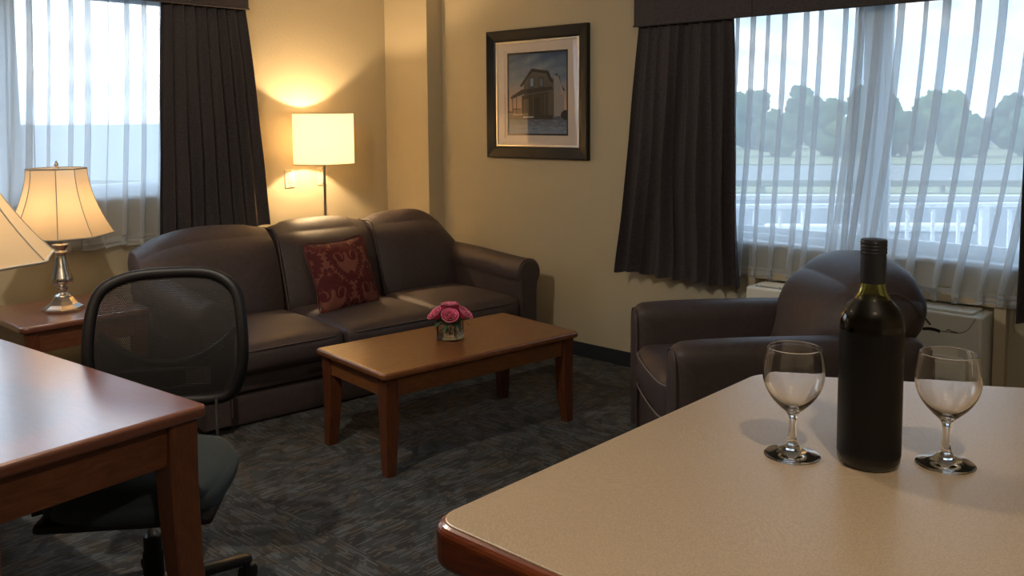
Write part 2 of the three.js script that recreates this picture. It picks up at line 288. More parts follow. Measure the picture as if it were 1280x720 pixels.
{
  const RD = Math.atan2(4.66, 6.34);                     // the road runs this way
  const g = struct(mesh('ground', boxUV(new THREE.BoxGeometry(900, 0.3, 900)).translate(0, -0.51, 0), M.asphalt)); g.userData.label = 'pale grey paved lot outside the windows';
  const strip = (name, d0, d1, y, h, m) => { const o = struct(mesh(name, boxUV(new THREE.BoxGeometry(64, h, d1 - d0)), m)); o.rotation.y = RD; const n = [-Math.sin(RD), -Math.cos(RD)], d = (d0 + d1) / 2; o.position.set(4 + n[0] * d, y + h / 2, -29.55 + n[1] * d); return o; };
  strip('verge', -3.6, -1.0, -0.36, 0.05, M.verge); strip('road', -0.4, 8.5, -0.36, 0.03, M.road); strip('verge', 9, 30, -0.36, 0.05, M.verge); strip('kerb', -0.9, -0.5, -0.36, 0.12, M.concrete); strip('kerb', -4.9, -4.5, -0.36, 0.1, M.concrete);
  // guard rail beside the road
  const gr = thing('guard_rail', 'dark green roadside guard rail beyond the paved lot', 'guard rail', [-7.4, -0.36, -16.6], RD);
  mesh('beam', box(60, 0.15, 0.06, 0, 0.28, 0, 0.02), M.guard, gr);
  for (let x = -29; x < 30; x += 2) mesh('post', box(0.1, 0.34, 0.1, x, 0.17, -0.08, 0.01), M.guard, gr);
  // white railing of the terrace
  const A = new THREE.Vector3(-4.9, 0, -2.53), B = new THREE.Vector3(-0.4, 0, -6.7), L = A.distanceTo(B);
  const rl = thing('terrace_railing', 'white metal railing with thin upright bars outside the curtained window above the wall unit', 'railing', [A.x, -0.36, A.z], -Math.atan2(B.z - A.z, B.x - A.x));
  mesh('top_rail', box(L, 0.05, 0.06, L / 2, 1.0, 0, 0.01), M.railWhite, rl); mesh('bottom_rail', box(L, 0.04, 0.04, L / 2, 0.16, 0, 0.008), M.railWhite, rl);
  const bar = box(0.03, 0.82, 0.03, 0, 0.58, 0, 0.005), pst = box(0.07, 1.0, 0.07, 0, 0.5, 0, 0.008);
  for (let k = 0; k * 0.24 < L; k++) mesh(k % 7 ? 'baluster' : 'post', k % 7 ? bar : pst, M.railWhite, rl).position.x = k * 0.24;
  // parking blocks
  for (const [x, z] of [[-5.95, -9.2], [-4.85, -10.3]]) { const s = mesh('parking_block', box(1.7, 0.14, 0.2, 0, 0.07, 0, 0.04), M.railWhite); s.position.set(x, -0.36, z); s.rotation.y = RD; tag(s, 'white concrete parking block on the lot behind the railing', 'parking block', 'parking blocks on the lot'); }
  // trees across the road
  const blob = (r, s) => { const q = new THREE.IcosahedronGeometry(r, 4), p = q.attributes.position; for (let i = 0; i < p.count; i++) { const x = p.getX(i) / r, y = p.getY(i) / r, z = p.getZ(i) / r, k = 1 + 0.25 * n3(x * 1.8 + s, y * 1.8, z * 1.8) + 0.2 * n3(x * 5 + s, y * 5, z * 5) + 0.13 * n3(x * 12, y * 12 + s, z * 12); p.setXYZ(i, p.getX(i) * k, p.getY(i) * k, p.getZ(i) * k); } return smoothed(q); };
  const looks = ['tall loose', 'broad dense', 'round', 'low spreading'];
  function tree(px, pz, h, w, kind, label) {
    const t = thing('roadside_tree', label, 'tree', [px, -0.34, pz], rnd() * 6, 'trees across the road');
    mesh('trunk', new THREE.CylinderGeometry(0.1, 0.16, h * 0.6, 8).translate(0, h * 0.3, 0), M.bark, t);
    const parts = [];
    for (let k = 0; k < 9; k++) { const a = k * 2.4, rr = w * (0.2 + 0.12 * rnd()), y = h * (0.22 + 0.075 * k); parts.push(blob(rr, k * 3 + px).translate(Math.cos(a) * w * 0.36 * (1 - k / 11), Math.min(y, h - rr * 0.9), Math.sin(a) * w * 0.36)); }
    mesh('foliage', mergeGeometries(parts), leafMats[kind % 3], t);
  }
  const row = (a, b, hs, w, kind, label) => hs.forEach((h, k) => { const q = k / (hs.length - 1); tree(lerp(a[0], b[0], q), lerp(a[1], b[1], q) + 0.5 * (rnd() - 0.5), h, w * (0.92 + 0.16 * rnd()), k + kind, label); });
  row([-31.5, -44.5], [-11, -57], [3.6, 3.4, 3.9, 3.5, 3.3, 2.9, 3.1], 2.3, 0, 'tall green tree in the farthest row across the road');
  row([-26, -38], [-9, -48.2], [2.8, 3.1, 2.7, 2.9, 2.2, 2.0, 2.6], 2.0, 1, 'rounded green tree in the middle row across the road');
  row([-20.5, -31], [-7, -39.2], [1.7, 2.0, 1.6, 1.9, 1.7, 1.8, 1.9], 1.6, 2, 'low shrubby tree at the edge of the road');
}

// ---------------------------------------------------------------- curtains and valances
function pleated(name, o, mat, parent) {
  // o: x0t x1t (top), x0b x1b (bottom), y0, y1, folds, amp top/bottom, over: how far each fold doubles back
  const nx = o.folds * 14, ny = 18, pos = [], idx = [], uvs = [];
  for (let j = 0; j <= ny; j++) for (let i = 0; i <= nx; i++) {
    const v = j / ny, y = lerp(o.y1, o.y0, v), u = i / nx, ph = u * o.folds * 2 * Math.PI + (o.irr ?? 0.5) * n2(u * 5 + o.s, 1.7), drop = Math.pow(v, o.flarePow ?? 1.5);
    const amp = lerp(o.at, o.ab, v) * (0.75 + 0.4 * n2(u * 4 + o.s, v * 0.8)), back = (o.over ?? 0) * Math.sin(ph * 1.0) / (2 * Math.PI * o.folds);
    const x0 = lerp(o.x0t, o.x0b, drop), x1 = lerp(o.x1t, o.x1b, drop);
    const x = lerp(x0, x1, u - back) + (o.wob ?? 0) * v * n2(u * 3 + o.s * 2, v), z = amp * Math.cos(ph);
    pos.push(x, y + (o.hem ?? 0) * v * v * n2(u * 9, o.s), z + 0.01 * v * n2(u * 2 + 4, v * 2)); uvs.push(u * 2.2 * (o.x1t - o.x0t), y);
  }
  for (let j = 0; j < ny; j++) for (let i = 0; i < nx; i++) { const a = j * (nx + 1) + i, b = a + 1, c = a + nx + 1; idx.push(a, c, b, b, c, c + 1); }
  const g = new THREE.BufferGeometry(); g.setAttribute('position', new THREE.Float32BufferAttribute(pos, 3)); g.setAttribute('uv', new THREE.Float32BufferAttribute(uvs, 2)); g.setIndex(idx); g.computeVertexNormals();
  return mesh(name, g, mat, parent);
}
function thick(geo, d) {                                  // a cloth with a back
  const g = geo.clone(), b = geo.clone(), p = b.attributes.position, n = b.attributes.normal;
  for (let i = 0; i < p.count; i++) p.setXYZ(i, p.getX(i) - n.getX(i) * d, p.getY(i) - n.getY(i) * d, p.getZ(i) - n.getZ(i) * d);
  const ix = b.index.array; for (let i = 0; i < ix.length; i += 3) { const t = ix[i]; ix[i] = ix[i + 1]; ix[i + 1] = t; }
  for (let i = 0; i < n.count; i++) n.setXYZ(i, -n.getX(i), -n.getY(i), -n.getZ(i));
  return mergeGeometries([g, b]);
}
function drape(label, o, pos, turn) {
  const t = thing('drape', label, 'curtain', pos, turn);
  const m = pleated('cloth', o, M.drape, t); m.geometry = thick(m.geometry, 0.003);
  return t;
}
function sheer(label, o, pos, turn) {
  const t = thing('sheer_curtain', label, 'curtain', pos, turn);
  const hemH = 0.055;
  pleated('veil', { ...o, irr: 1.5, y0: o.y0 + hemH }, M.sheer, t);
  const hb = (q) => lerp(o.x0t, o.x0b, q);
  pleated('hem', { ...o, irr: 1.5, y1: o.y0 + hemH, x0t: o.x0b, x1t: o.x1b, at: o.ab, wob: 0 }, M.sheerHem, t);
  return t;
}
// window above the wall unit
drape('dark brown pleated drape hanging beside the framed house picture', { x0t: -2.9, x1t: -2.325, x0b: -3.04, x1b: -2.27, y0: 0.6, y1: 2.06, folds: 9, at: 0.022, ab: 0.045, over: 0.6, wob: 0.03, s: 3, flarePow: 0.9, hem: 0.012 }, [0, 0, 0.136], 0);
drape('dark brown drape edge beyond the right end of the wall unit', { x0t: -0.97, x1t: -0.42, x0b: -0.975, x1b: -0.36, y0: 0.61, y1: 2.06, folds: 8, at: 0.022, ab: 0.035, over: 0.35, wob: 0.0, s: 8, hem: 0.0 }, [0, 0, 0.126], 0);
sheer('white sheer curtain hanging next to the brown drape by the picture', { x0t: -2.44, x1t: -1.6, x0b: -2.5, x1b: -1.68, y0: 0.65, y1: 2.07, folds: 9, at: 0.013, ab: 0.018, over: 2.2, wob: 0.0, s: 1, hem: 0.012 }, [0, 0, 0.063], 0);
sheer('white sheer curtain over the window above the control end of the wall unit', { x0t: -1.72, x1t: -0.66, x0b: -1.84, x1b: -0.84, y0: 0.655, y1: 2.07, folds: 10, at: 0.018, ab: 0.026, over: 2.2, wob: 0.0, s: 5, hem: 0.012 }, [0, 0, 0.066], 0);
// window behind the end table (x of the curtain runs along -z)
drape('dark brown pleated drape hanging between the window and the floor lamp', { x0t: -1.88, x1t: -1.36, x0b: -1.95, x1b: -1.22, y0: 0.82, y1: 2.24, folds: 8, at: 0.022, ab: 0.044, over: 0.6, wob: 0.0, s: 11, flarePow: 0.9, hem: 0.01 }, [WX + 0.126, 0, 0], Math.PI / 2);
sheer('white sheer curtain hanging behind the lit end table lamp', { x0t: -2.66, x1t: -1.76, x0b: -2.74, x1b: -1.83, y0: 0.785, y1: 2.25, folds: 9, at: 0.013, ab: 0.018, over: 2.2, wob: 0.0, s: 14, hem: 0.014 }, [WX + 0.063, 0, 0], Math.PI / 2);
sheer('white sheer curtain covering the window half next to the desk', { x0t: -3.6, x1t: -2.58, x0b: -3.66, x1b: -2.62, y0: 0.785, y1: 2.25, folds: 10, at: 0.013, ab: 0.018, over: 2.2, wob: 0.0, s: 17, hem: 0.012 }, [WX + 0.066, 0, 0], Math.PI / 2);
drape('dark brown drape at the far end of the window next to the desk', { x0t: -4.05, x1t: -3.5, x0b: -4.1, x1b: -3.48, y0: 0.82, y1: 2.24, folds: 8, at: 0.02, ab: 0.035, over: 0.35, wob: 0.0, s: 21, hem: 0.01 }, [WX + 0.126, 0, 0], Math.PI / 2);
function valance(label, len, pos, turn, h) {
  const t = thing('valance', label, 'valance', pos, turn);
  mesh('front_panel', box(len, h, 0.014, len / 2, h / 2, 0.165, 0.006), M.drape, t); mesh('side_panel', box(0.014, h, 0.158, 0.007, h / 2, 0.079, 0.006), M.drape, t); mesh('side_panel', box(0.014, h, 0.158, len - 0.007, h / 2, 0.079, 0.006), M.drape, t);
  mesh('top_board', box(len, 0.016, 0.158, len / 2, h - 0.01, 0.079, 0.003), M.drape, t);
  mesh('hem_piping', new THREE.CylinderGeometry(0.006, 0.006, len, 8).rotateZ(Math.PI / 2).translate(len / 2, 0.004, 0.172), M.drape, t);
  for (let x = 0.72; x < len - 0.2; x += 0.72) mesh('seam', box(0.006, h - 0.004, 0.006, x, h / 2, 0.172, 0.002), M.dark, t);
  return t;
}
valance('dark brown fabric valance over the window above the wall unit', 2.6, [-2.93, 1.994, 0.001], 0, 0.36);
valance('dark brown fabric valance over the window behind the end table', 2.85, [WX + 0.001, 2.17, 4.19], Math.PI / 2, 0.26);

// ---------------------------------------------------------------- sofa
const SOFA_TURN = (90 - 6.76) * Math.PI / 180;
{
  const t = thing('sofa', 'dark brown three seat sofa with rolled arms along the window wall', 'sofa', [-4.05, 0, 1.3], SOFA_TURN);
  const X0 = -0.86, S1 = -0.25, S2 = 0.38, X1 = 0.95, XM = (X0 + X1) / 2, W = X1 - X0;
  mesh('base_rail', puff(W + 0.02, 0.135, 0.86, 0.03, [0, 0, 0.012], (v) => v.set(v.x + XM, v.y + 0.235, v.z - 0.135), [20, 6, 12]), M.sofa, t);
  mesh('base_panel', puff(W + 0.02, 0.165, 0.84, 0.02, [0, 0, 0.008], (v) => v.set(v.x + XM, v.y + 0.085, v.z - 0.145), [20, 6, 12]), M.sofa, t);
  for (const [a, b] of [[X0, S1], [S1, S2], [S2, X1]]) {
    const w = b - a - 0.004, xc = (a + b) / 2;
    const c = mesh('seat_cushion', puff(w, 0.15, 0.68, 0.045, [0.004, 0.026, 0.022], (v) => v.set(v.x + xc, v.y + 0.345, v.z + 0.02), [18, 8, 18]), M.sofa, t);
    const pts = [], y = 0.388, zf = 0.02 + 0.34;
    for (let k = 0; k <= 24; k++) { const s = k / 24 * 2 - 1, e = Math.pow(Math.abs(s), 10); pts.push([xc + s * (w / 2 - 0.004), y + 0.006 * (1 - s * s), zf + 0.016 * (1 - s * s) - 0.045 * e]); }
    mesh('piping', tube(pts, 0.0042, 48, 6), M.piping, c);
  }
  // back cushions: leaning, rounded over the top; the outer ones fall away to the ends
  const BL = -1.03, BR = 1.07, B1 = -0.245, B2 = 0.4;
  const top = (x) => { const l = clamp((x - BL) / 0.42, 0, 1), r = clamp((BR - x) / 0.32, 0, 1); return 0.868 - 0.075 * Math.pow(1 - l, 2) - 0.17 * Math.pow(1 - r, 2.6); };
  for (const [a, b, k] of [[BL, B1, 0], [B1, B2, 1], [B2, BR, 2]]) {
    const w = b - a, xc = (a + b) / 2;
    const g = puff(w - 0.002, 0.56, 0.26, 0.128, [0.0, 0.03, 0.03], (v, e) => {
      // sides: keep neighbours close, rounding only near the front
      const side = Math.abs(e[0]); if (side > 0.8) { const full = Math.sign(e[0]) * (w / 2 - 0.002); v.x = lerp(v.x, full, 0.75); }
      const x = v.x + xc, hgt = top(x) - 0.31, yy = (v.y + 0.28) / 0.56;
      const z = v.z - 0.42 - 0.16 * Math.pow(Math.max(yy, 0), 1.15) + 0.02 * Math.sin(yy * 3.1);
      v.set(x, 0.31 + yy * hgt, z);
    }, [22, 20, 12], 2.4);
    mesh('back_cushion', g, M.sofa, t);
  }
  for (const x of [B1, B2]) {
    const pts = []; for (let k = 0; k <= 20; k++) { const q = k / 20, a = q * 1.0; pts.push([x, lerp(0.38, top(x) - 0.012, Math.min(1, q * 1.12)), q < 0.88 ? -0.285 - 0.17 * q : -0.435 - 0.16 * (q - 0.88) / 0.12]); }
    mesh('seam', tube(pts, 0.005, 40, 6), M.piping, t);
  }
  mesh('back_frame', puff(W + 0.26, 0.66, 0.12, 0.05, [0, 0, 0], (v) => v.set(v.x + XM - 0.02, v.y + 0.38, v.z - 0.585), [16, 8, 6]), M.sofa, t);
  // rolled arms
  const armShape = (s) => {                               // cross-section in x (away from the seat) and y
    const q = new THREE.Shape(); q.moveTo(0, 0.04); q.lineTo(0, 0.5); q.absarc(0.075, 0.552, 0.088, Math.PI * 1.18, -Math.PI * 0.22, true); q.quadraticCurveTo(0.135, 0.46, 0.135, 0.4); q.lineTo(0.135, 0.04); q.closePath(); return q;
  };
  for (const s of [-1, 1]) {
    let g = new THREE.ExtrudeGeometry(armShape(), { depth: 0.9, steps: 10, bevelEnabled: true, bevelThickness: 0.018, bevelSize: 0.014, bevelOffset: -0.014, bevelSegments: 4, curveSegments: 22 }).translate(0, 0, -0.57);
    const p = g.attributes.position;
    for (let i = 0; i < p.count; i++) { const z = p.getZ(i), rise = smooth(-z, -0.35, 0.4) * 0.03; p.setY(i, p.getY(i) + (p.getY(i) > 0.3 ? rise : 0)); }
    if (s < 0) { g.scale(-1, 1, 1); const q = g.attributes.position.array; for (let i = 0; i < q.length; i += 9) for (let k = 0; k < 3; k++) { const v = q[i + k]; q[i + k] = q[i + 3 + k]; q[i + 3 + k] = v; } }
    g.translate(s < 0 ? X0 - 0.004 : X1 + 0.004, 0, 0);
    const a = mesh('arm', smoothed(g), M.sofa, t);
    const pts = []; for (let k = 0; k <= 28; k++) { const th = Math.PI * 1.18 - k / 28 * Math.PI * 1.4, xx = 0.075 + 0.086 * Math.cos(th); pts.push([(s < 0 ? X0 : X1) + s * xx, 0.553 + 0.086 * Math.sin(th), 0.338]); }
    mesh('piping', tube([[(s < 0 ? X0 : X1) + s * 0.002, 0.08, 0.338], [(s < 0 ? X0 : X1) + s * 0.002, 0.35, 0.338], ...pts, [(s < 0 ? X0 : X1) + s * 0.133, 0.35, 0.338], [(s < 0 ? X0 : X1) + s * 0.133, 0.08, 0.338]], 0.0045, 80, 6), M.piping, a);
  }
  for (const [x, z] of [[-0.95, 0.24], [1.04, 0.24], [-0.95, -0.5], [1.04, -0.5]]) mesh('foot', new THREE.CylinderGeometry(0.03, 0.024, 0.05, 12).translate(x, 0.025, z), M.dark, t);
}
// damask throw pillow
{
  const cv = document.createElement('canvas'); cv.width = cv.height = 512; const c = cv.getContext('2d');
  c.fillStyle = '#7a4638'; c.fillRect(0, 0, 512, 512);
  c.fillStyle = '#510e11'; c.strokeStyle = '#510e11';
  const leaf = (x, y, r, a, k = 1) => { c.save(); c.translate(x, y); c.rotate(a); c.scale(k, 1); c.beginPath(); c.moveTo(0, -r); c.bezierCurveTo(r * 0.75, -r * 0.7, r * 0.7, r * 0.4, 0, r); c.bezierCurveTo(-r * 0.7, r * 0.4, -r * 0.75, -r * 0.7, 0, -r); c.fill(); c.restore(); };
  const motif = (x, y, s, m) => {
    c.save(); c.translate(x, y); c.scale(m * s, s);
    c.lineWidth = 17; c.lineCap = 'round';
    c.beginPath(); c.moveTo(4, 150); c.bezierCurveTo(40, 90, 140, 60, 120, -40); c.bezierCurveTo(110, -110, 20, -110, 24, -40); c.bezierCurveTo(28, 10, 84, 10, 78, -34); c.stroke();
    for (let k = 0; k < 9; k++) { const a = -2.5 + k * 0.42; leaf(70 + Math.cos(a) * 66, -40 + Math.sin(a) * 66, 36, a + 1.9, 0.8); }
    for (let k = 0; k < 6; k++) leaf(112 - k * 17, 40 + k * 20, 30, 2.2 + k * 0.14, 0.75);
    leaf(66, -38, 36, 0.4, 1.1); leaf(132, 108, 44, 0.9, 1.0); leaf(158, 60, 36, 0.3, 0.9);
    c.restore();
  };
  for (const dx of [-1, 0, 1]) for (const dy of [-1, 0, 1, 2]) { const x = 250 + dx * 340 + (dy & 1 ? 170 : 0), y = 170 + dy * 250; motif(x, y, 0.95, 1); motif(x, y, 0.95, -1); leaf(x, y + 120, 46, 0, 1.1); leaf(x, y - 130, 40, 0, 1.1); leaf(x - 26, y - 108, 34, -0.7); leaf(x + 26, y - 108, 34, 0.7); }
  c.strokeStyle = '#7a4638'; c.lineWidth = 2.4;
  for (let k = 0; k < 150; k++) { const x = rnd() * 512, y = rnd() * 512, a = rnd() * 6.3; c.beginPath(); c.arc(x, y, 6 + rnd() * 18, a, a + 1.1); c.stroke(); }
  const tx = new THREE.CanvasTexture(cv); tx.colorSpace = THREE.SRGBColorSpace; tx.wrapS = tx.wrapT = THREE.RepeatWrapping;
  std('damask', { map: tx, roughness: 0.8, bumpMap: weave, bumpScale: 0.0004, sheen: 0.3, sheenColor: lin(0.4, 0.15, 0.12) });
  const W = 0.405, g = new THREE.BoxGeometry(W, W, 0.16, 28, 28, 2), p = g.attributes.position, uv = g.attributes.uv;
  for (let i = 0; i < p.count; i++) {
    const u = p.getX(i) / (W / 2), v = p.getY(i) / (W / 2), s = p.getZ(i) / 0.08, inset = 1 - 0.05 * (1 - u * u) * Math.abs(v) ** 3, insetx = 1 - 0.05 * (1 - v * v) * Math.abs(u) ** 3;
    const th = 0.085 * Math.pow(Math.max(0, 1 - Math.pow(Math.abs(u), 2.2)), 0.55) * Math.pow(Math.max(0, 1 - Math.pow(Math.abs(v), 2.2)), 0.55) + 0.004;
    p.setXYZ(i, u * W / 2 * insetx, v * W / 2 * inset, s * th + 0.006 * n2(u * 2, v * 2)); uv.setXY(i, u * 0.5 + 0.5, v * 0.5 + 0.5);
  }
  const t = thing('throw_pillow', 'dark red damask throw pillow propped on the brown sofa', 'pillow', [-4.15, 0.607, 1.29], SOFA_TURN + 0.12);
  const m = mesh('cover', smoothed(g, undefined, true), M.damask, t); m.rotation.set(-0.36, 0.0, 0.03, 'YXZ');
  const e = [], H = W / 2 - 0.002; for (const [a, b] of [[-1, -1], [0, -0.95], [1, -1], [0.95, 0], [1, 1], [0, 0.95], [-1, 1], [-0.95, 0]]) e.push([a * H, b * H, 0.0]);
  mesh('welt', tube(e, 0.0045, 96, 6, true), M.damask, m);
}

// ---------------------------------------------------------------- coffee table, vase and roses
function woodTable(t, L, D, H, o) {
  const th = o.th ?? 0.03;
  mesh('table_top', boxUV(polyPrism(roundedOutline([[-L / 2, -D / 2], [L / 2, -D / 2], [L / 2, D / 2], [-L / 2, D / 2]], o.corner ?? 0.02), H - th, H, 0.011), 1, 1, 0), o.topMat, t);
  const ix = L / 2 - o.inset, iz = D / 2 - o.inset, ah = o.apron, ay = H - th - ah / 2;
  for (const s of [-1, 1]) {
    mesh('apron', box(2 * ix - 0.03, ah, 0.022, 0, ay, s * (iz + 0.008), 0.003, 0), o.wood, t);
    mesh('apron', box(0.022, ah, 2 * iz - 0.03, s * (ix + 0.008), ay, 0, 0.003, 2), o.wood, t);
  }
  const lh = H - th;
  for (const sx of [-1, 1]) for (const sz of [-1, 1]) {
    const g = post(lh, (q) => { const w = o.leg * (0.66 + 0.34 * Math.pow(q, 0.8)) * (1 + 0.1 * Math.sin(q * Math.PI)); return [w, w]; }, (q) => { const k = o.flare * (1 - q) * (1 - q) - 0.004 * Math.sin(q * Math.PI); return [sx * k, sz * k]; });
    mesh('leg', g.translate(sx * ix, 0, sz * iz), o.legMat, t);
  }
}
{
  const t = thing('coffee_table', 'brown wooden coffee table with tapered legs in front of the sofa', 'table', [-3.054, 0, 1.474], SOFA_TURN);
  woodTable(t, 1.125, 0.585, 0.45, { th: 0.03, inset: 0.052, apron: 0.085, leg: 0.033, flare: 0.008, topMat: M.wood, wood: M.wood, legMat: M.woodLeg });
}
{
  const V = [-3.06, 0.45, 1.477], turn = SOFA_TURN + 0.5, a = 0.047, h = 0.098;
  const t = thing('glass_vase', 'square clear glass vase standing on the coffee table', 'vase', V, turn);
  // walls and a thick base as one closed shell
  const ring = (w, y) => [[-w, y, -w], [w, y, -w], [w, y, w], [-w, y, w]], rows = [ring(a, 0), ring(a, h), ring(a - 0.005, h), ring(a - 0.005, 0.016)], pos = [], quad = (p, q, r, s) => pos.push(...p, ...q, ...r, ...p, ...r, ...s);
  for (let j = 0; j < 3; j++) for (let k = 0; k < 4; k++) { const n = (k + 1) % 4; quad(rows[j][n], rows[j][k], rows[j + 1][k], rows[j + 1][n]); }
  quad(rows[0][0], rows[0][1], rows[0][2], rows[0][3]); quad(rows[3][3], rows[3][2], rows[3][1], rows[3][0]);
  const g = new THREE.BufferGeometry(); g.setAttribute('position', new THREE.Float32BufferAttribute(pos, 3)); g.computeVertexNormals();
  mesh('vessel', g, M.vaseGlass, t);
  std('water', { color: 0xffffff, roughness: 0, transmission: 1, thickness: 0.05, ior: 1.33 });
  mesh('water', new THREE.BoxGeometry(2 * a - 0.0104, 0.03, 2 * a - 0.0104).translate(0, 0.032, 0), M.water, t);
  const petalMats = [lin(0.6, 0.025, 0.1), lin(0.72, 0.05, 0.17), lin(0.78, 0.1, 0.24)].map((c, i) => std('petal' + i, { color: c, roughness: 0.6, transmission: 0.15, thickness: 0, side: THREE.DoubleSide }));
  std('petalEdge', { color: lin(0.88, 0.42, 0.54), roughness: 0.6 });
  std('roseLeaf', { color: lin(0.035, 0.09, 0.045), roughness: 0.55, side: THREE.DoubleSide }); std('stem', { color: lin(0.06, 0.12, 0.05), roughness: 0.6 });
  function petal(r, hgt, open, curl) {                    // cupped petal round the axis
    const nu = 8, nv = 6, P = [], I = [], edge = [];
    for (let j = 0; j <= nv; j++) for (let i = 0; i <= nu; i++) {
      const v = j / nv, u = (i / nu - 0.5), wide = 1.9 * Math.pow(Math.sin(Math.PI * Math.min(0.5, 0.12 + v * 0.46)), 0.8) * (v > 0.8 ? Math.sqrt(Math.max(0.1, 1 - Math.pow((v - 0.8) / 0.24, 2))) : 1);
      const rr = r * (0.35 + 0.75 * Math.sin(v * 1.5)) + open * v * v + curl * Math.pow(v, 5), ang = u * wide;
      P.push(Math.sin(ang) * rr, hgt * (v - 0.12 * v * v * v) - curl * 0.5 * Math.pow(v, 6) - Math.abs(u) * v * hgt * 0.12, Math.cos(ang) * rr);
      if (j === nv) edge.push(P.slice(-3));
    }
    for (let j = 0; j < nv; j++) for (let i = 0; i < nu; i++) { const q = j * (nu + 1) + i; I.push(q, q + 1, q + nu + 1, q + 1, q + nu + 2, q + nu + 1); }
    const g = new THREE.BufferGeometry(); g.setAttribute('position', new THREE.Float32BufferAttribute(P, 3)); g.setIndex(I); g.computeVertexNormals(); return [g, edge];
  }
  const layers = [[3, 0.007, 0.044, 0.0, 0.0], [4, 0.0135, 0.046, 0.001, 0.001], [5, 0.021, 0.047, 0.002, 0.003], [6, 0.0285, 0.046, 0.003, 0.006]];
  const kinds = layers.map(([, r, h2, o, c]) => { const [g, e] = petal(r, h2, o, c); return [g, tube(e, 0.0009, 16, 5)]; });
  function leafGeo(l, w, bend) { const P = [], I = [], n = 8; for (let j = 0; j <= n; j++) { const s = j / n, ww = w * Math.sin(Math.PI * Math.pow(s, 0.8)) + 0.0004; for (const k of [-1, 0, 1]) P.push(k * ww, s * l * 0.5 - bend * s * s, s * l + 0 * k - 0.0); if (j < n) { const b = j * 3; I.push(b, b + 1, b + 3, b + 1, b + 4, b + 3, b + 1, b + 2, b + 4, b + 2, b + 5, b + 4); } } for (let j = 0; j <= n; j++) P[(j * 3 + 1) * 3 + 1] -= 0.003; const g = new THREE.BufferGeometry(); g.setAttribute('position', new THREE.Float32BufferAttribute(P, 3)); g.setIndex(I); g.computeVertexNormals(); return g; }
  const blooms = [[0, 0.148, 0, 0, 0, 'pink rose upright at the crown of the bouquet in the vase'], ...[0, 1, 2, 3, 4].map((k) => [0.055, 0.119, k * 1.2566 + 0.82, 0.72, 1, `pink rose in the vase leaning out towards the ${['bar counter', 'armchair', 'framed picture', 'sofa cushions', 'office chair'][k]}`])];
  for (const [rad, y, ang, tilt, low, label] of blooms) {
    const o = thing('rose', label, 'flower', [V[0] + Math.sin(ang) * rad, V[1] + y, V[2] + Math.cos(ang) * rad], ang, 'pink roses in the vase');
    const b = new THREE.Group(); b.name = 'bloom'; o.add(b); b.rotation.x = tilt; b.position.y = -0.012;
    layers.forEach(([n], li) => { for (let k = 0; k < n; k++) { const m = mesh('petal', kinds[li][0], petalMats[Math.min(2, li === 3 ? 1 : li)], b); m.rotation.y = k / n * 2 * Math.PI + li * 0.7 + rnd() * 0.3; mesh('petal_rim', kinds[li][1], M.petalEdge, b).rotation.y = m.rotation.y; } });
    mesh('bud', new THREE.SphereGeometry(0.0085, 12, 8).scale(1, 1.5, 1).translate(0, 0.026, 0), petalMats[0], b);
    mesh('sepal', new THREE.SphereGeometry(0.012, 10, 6).scale(1, 0.7, 1), M.roseLeaf, b);
    const e = new THREE.Vector3(-rad * 0.8, -y + 0.03, 0);
    mesh('stem', tube([[0, -0.012, 0], [0, -0.035, low ? -0.022 : 0], [0.004, -y + 0.022, low ? -rad + 0.012 : 0.006]], 0.0022, 14, 6), M.stem, o);
    if (low) { const l = mesh('leaf', leafGeo(0.05, 0.016, 0.05), M.roseLeaf, o); l.position.set(0, -0.03, -0.012); l.rotation.y = 0.6; }
    if (low) { const l = mesh('leaf', leafGeo(0.045, 0.017, 0.07), M.roseLeaf, o); l.position.set(0, -0.028, -0.03); l.rotation.y = -0.7; }
  }
}

// ---------------------------------------------------------------- floor lamp by the sofa
function bulb(parent, x, y, z, power, r = 0.03, color = [1, 0.68, 0.36]) {
  std('bulbGlow', { color: lin(1, 0.95, 0.85), emissive: lin(...color), emissiveIntensity: 6, roughness: 0.5 });
  mesh('light_bulb', lathe([[0, -r * 1.9], [r * 0.45, -r * 1.8], [r * 0.5, -r * 1.1], [r * 0.95, -r * 0.2], [r, r * 0.2], [r * 0.72, r * 0.75], [0, r]], 20).translate(x, y, z), M.bulbGlow, parent);
  const l = new THREE.PointLight(lin(...color), power); l.position.set(x, y, z); l.castShadow = true; l.shadow.radius = 1.2; l.name = 'bulb_light'; parent.add(l);
}
{
  const t = thing('floor_lamp', 'chrome floor lamp with a lit white drum shade behind the sofa', 'lamp', [-4.9, 0, 0.87]);
  mesh('base', lathe([[0, 0], [0.13, 0], [0.13, 0.012], [0.12, 0.02], [0.02, 0.026], [0, 0.026]], 40), M.chrome, t);
  mesh('pole', new THREE.CylinderGeometry(0.0105, 0.0105, 1.24, 16).translate(0, 0.645, 0), M.chrome, t);
  mesh('socket', lathe([[0, 1.262], [0.014, 1.262], [0.018, 1.285], [0.018, 1.318], [0, 1.318]], 20), M.chrome, t);
  const R = 0.196, y0 = 1.205, y1 = 1.532;
  const sh = mesh('shade', lathe([[R, y0], [R, y1], [R - 0.002, y1], [R - 0.002, y0], [R, y0]], 64), M.drumShade, t);
  for (const y of [y0, y1]) mesh('shade_rim', new THREE.TorusGeometry(R, 0.0028, 6, 64).rotateX(Math.PI / 2).translate(0, y, 0), M.shadeTrim, sh);
  for (let k = 0; k < 3; k++) mesh('spider_arm', new THREE.CylinderGeometry(0.0016, 0.0016, R - 0.014, 6).rotateZ(Math.PI / 2).translate((R + 0.012) / 2, 0, 0).rotateY(k * 2.094).translate(0, 1.292, 0), M.chrome, t);
  bulb(t, 0, 1.377, 0, 2.5, 0.03);
}
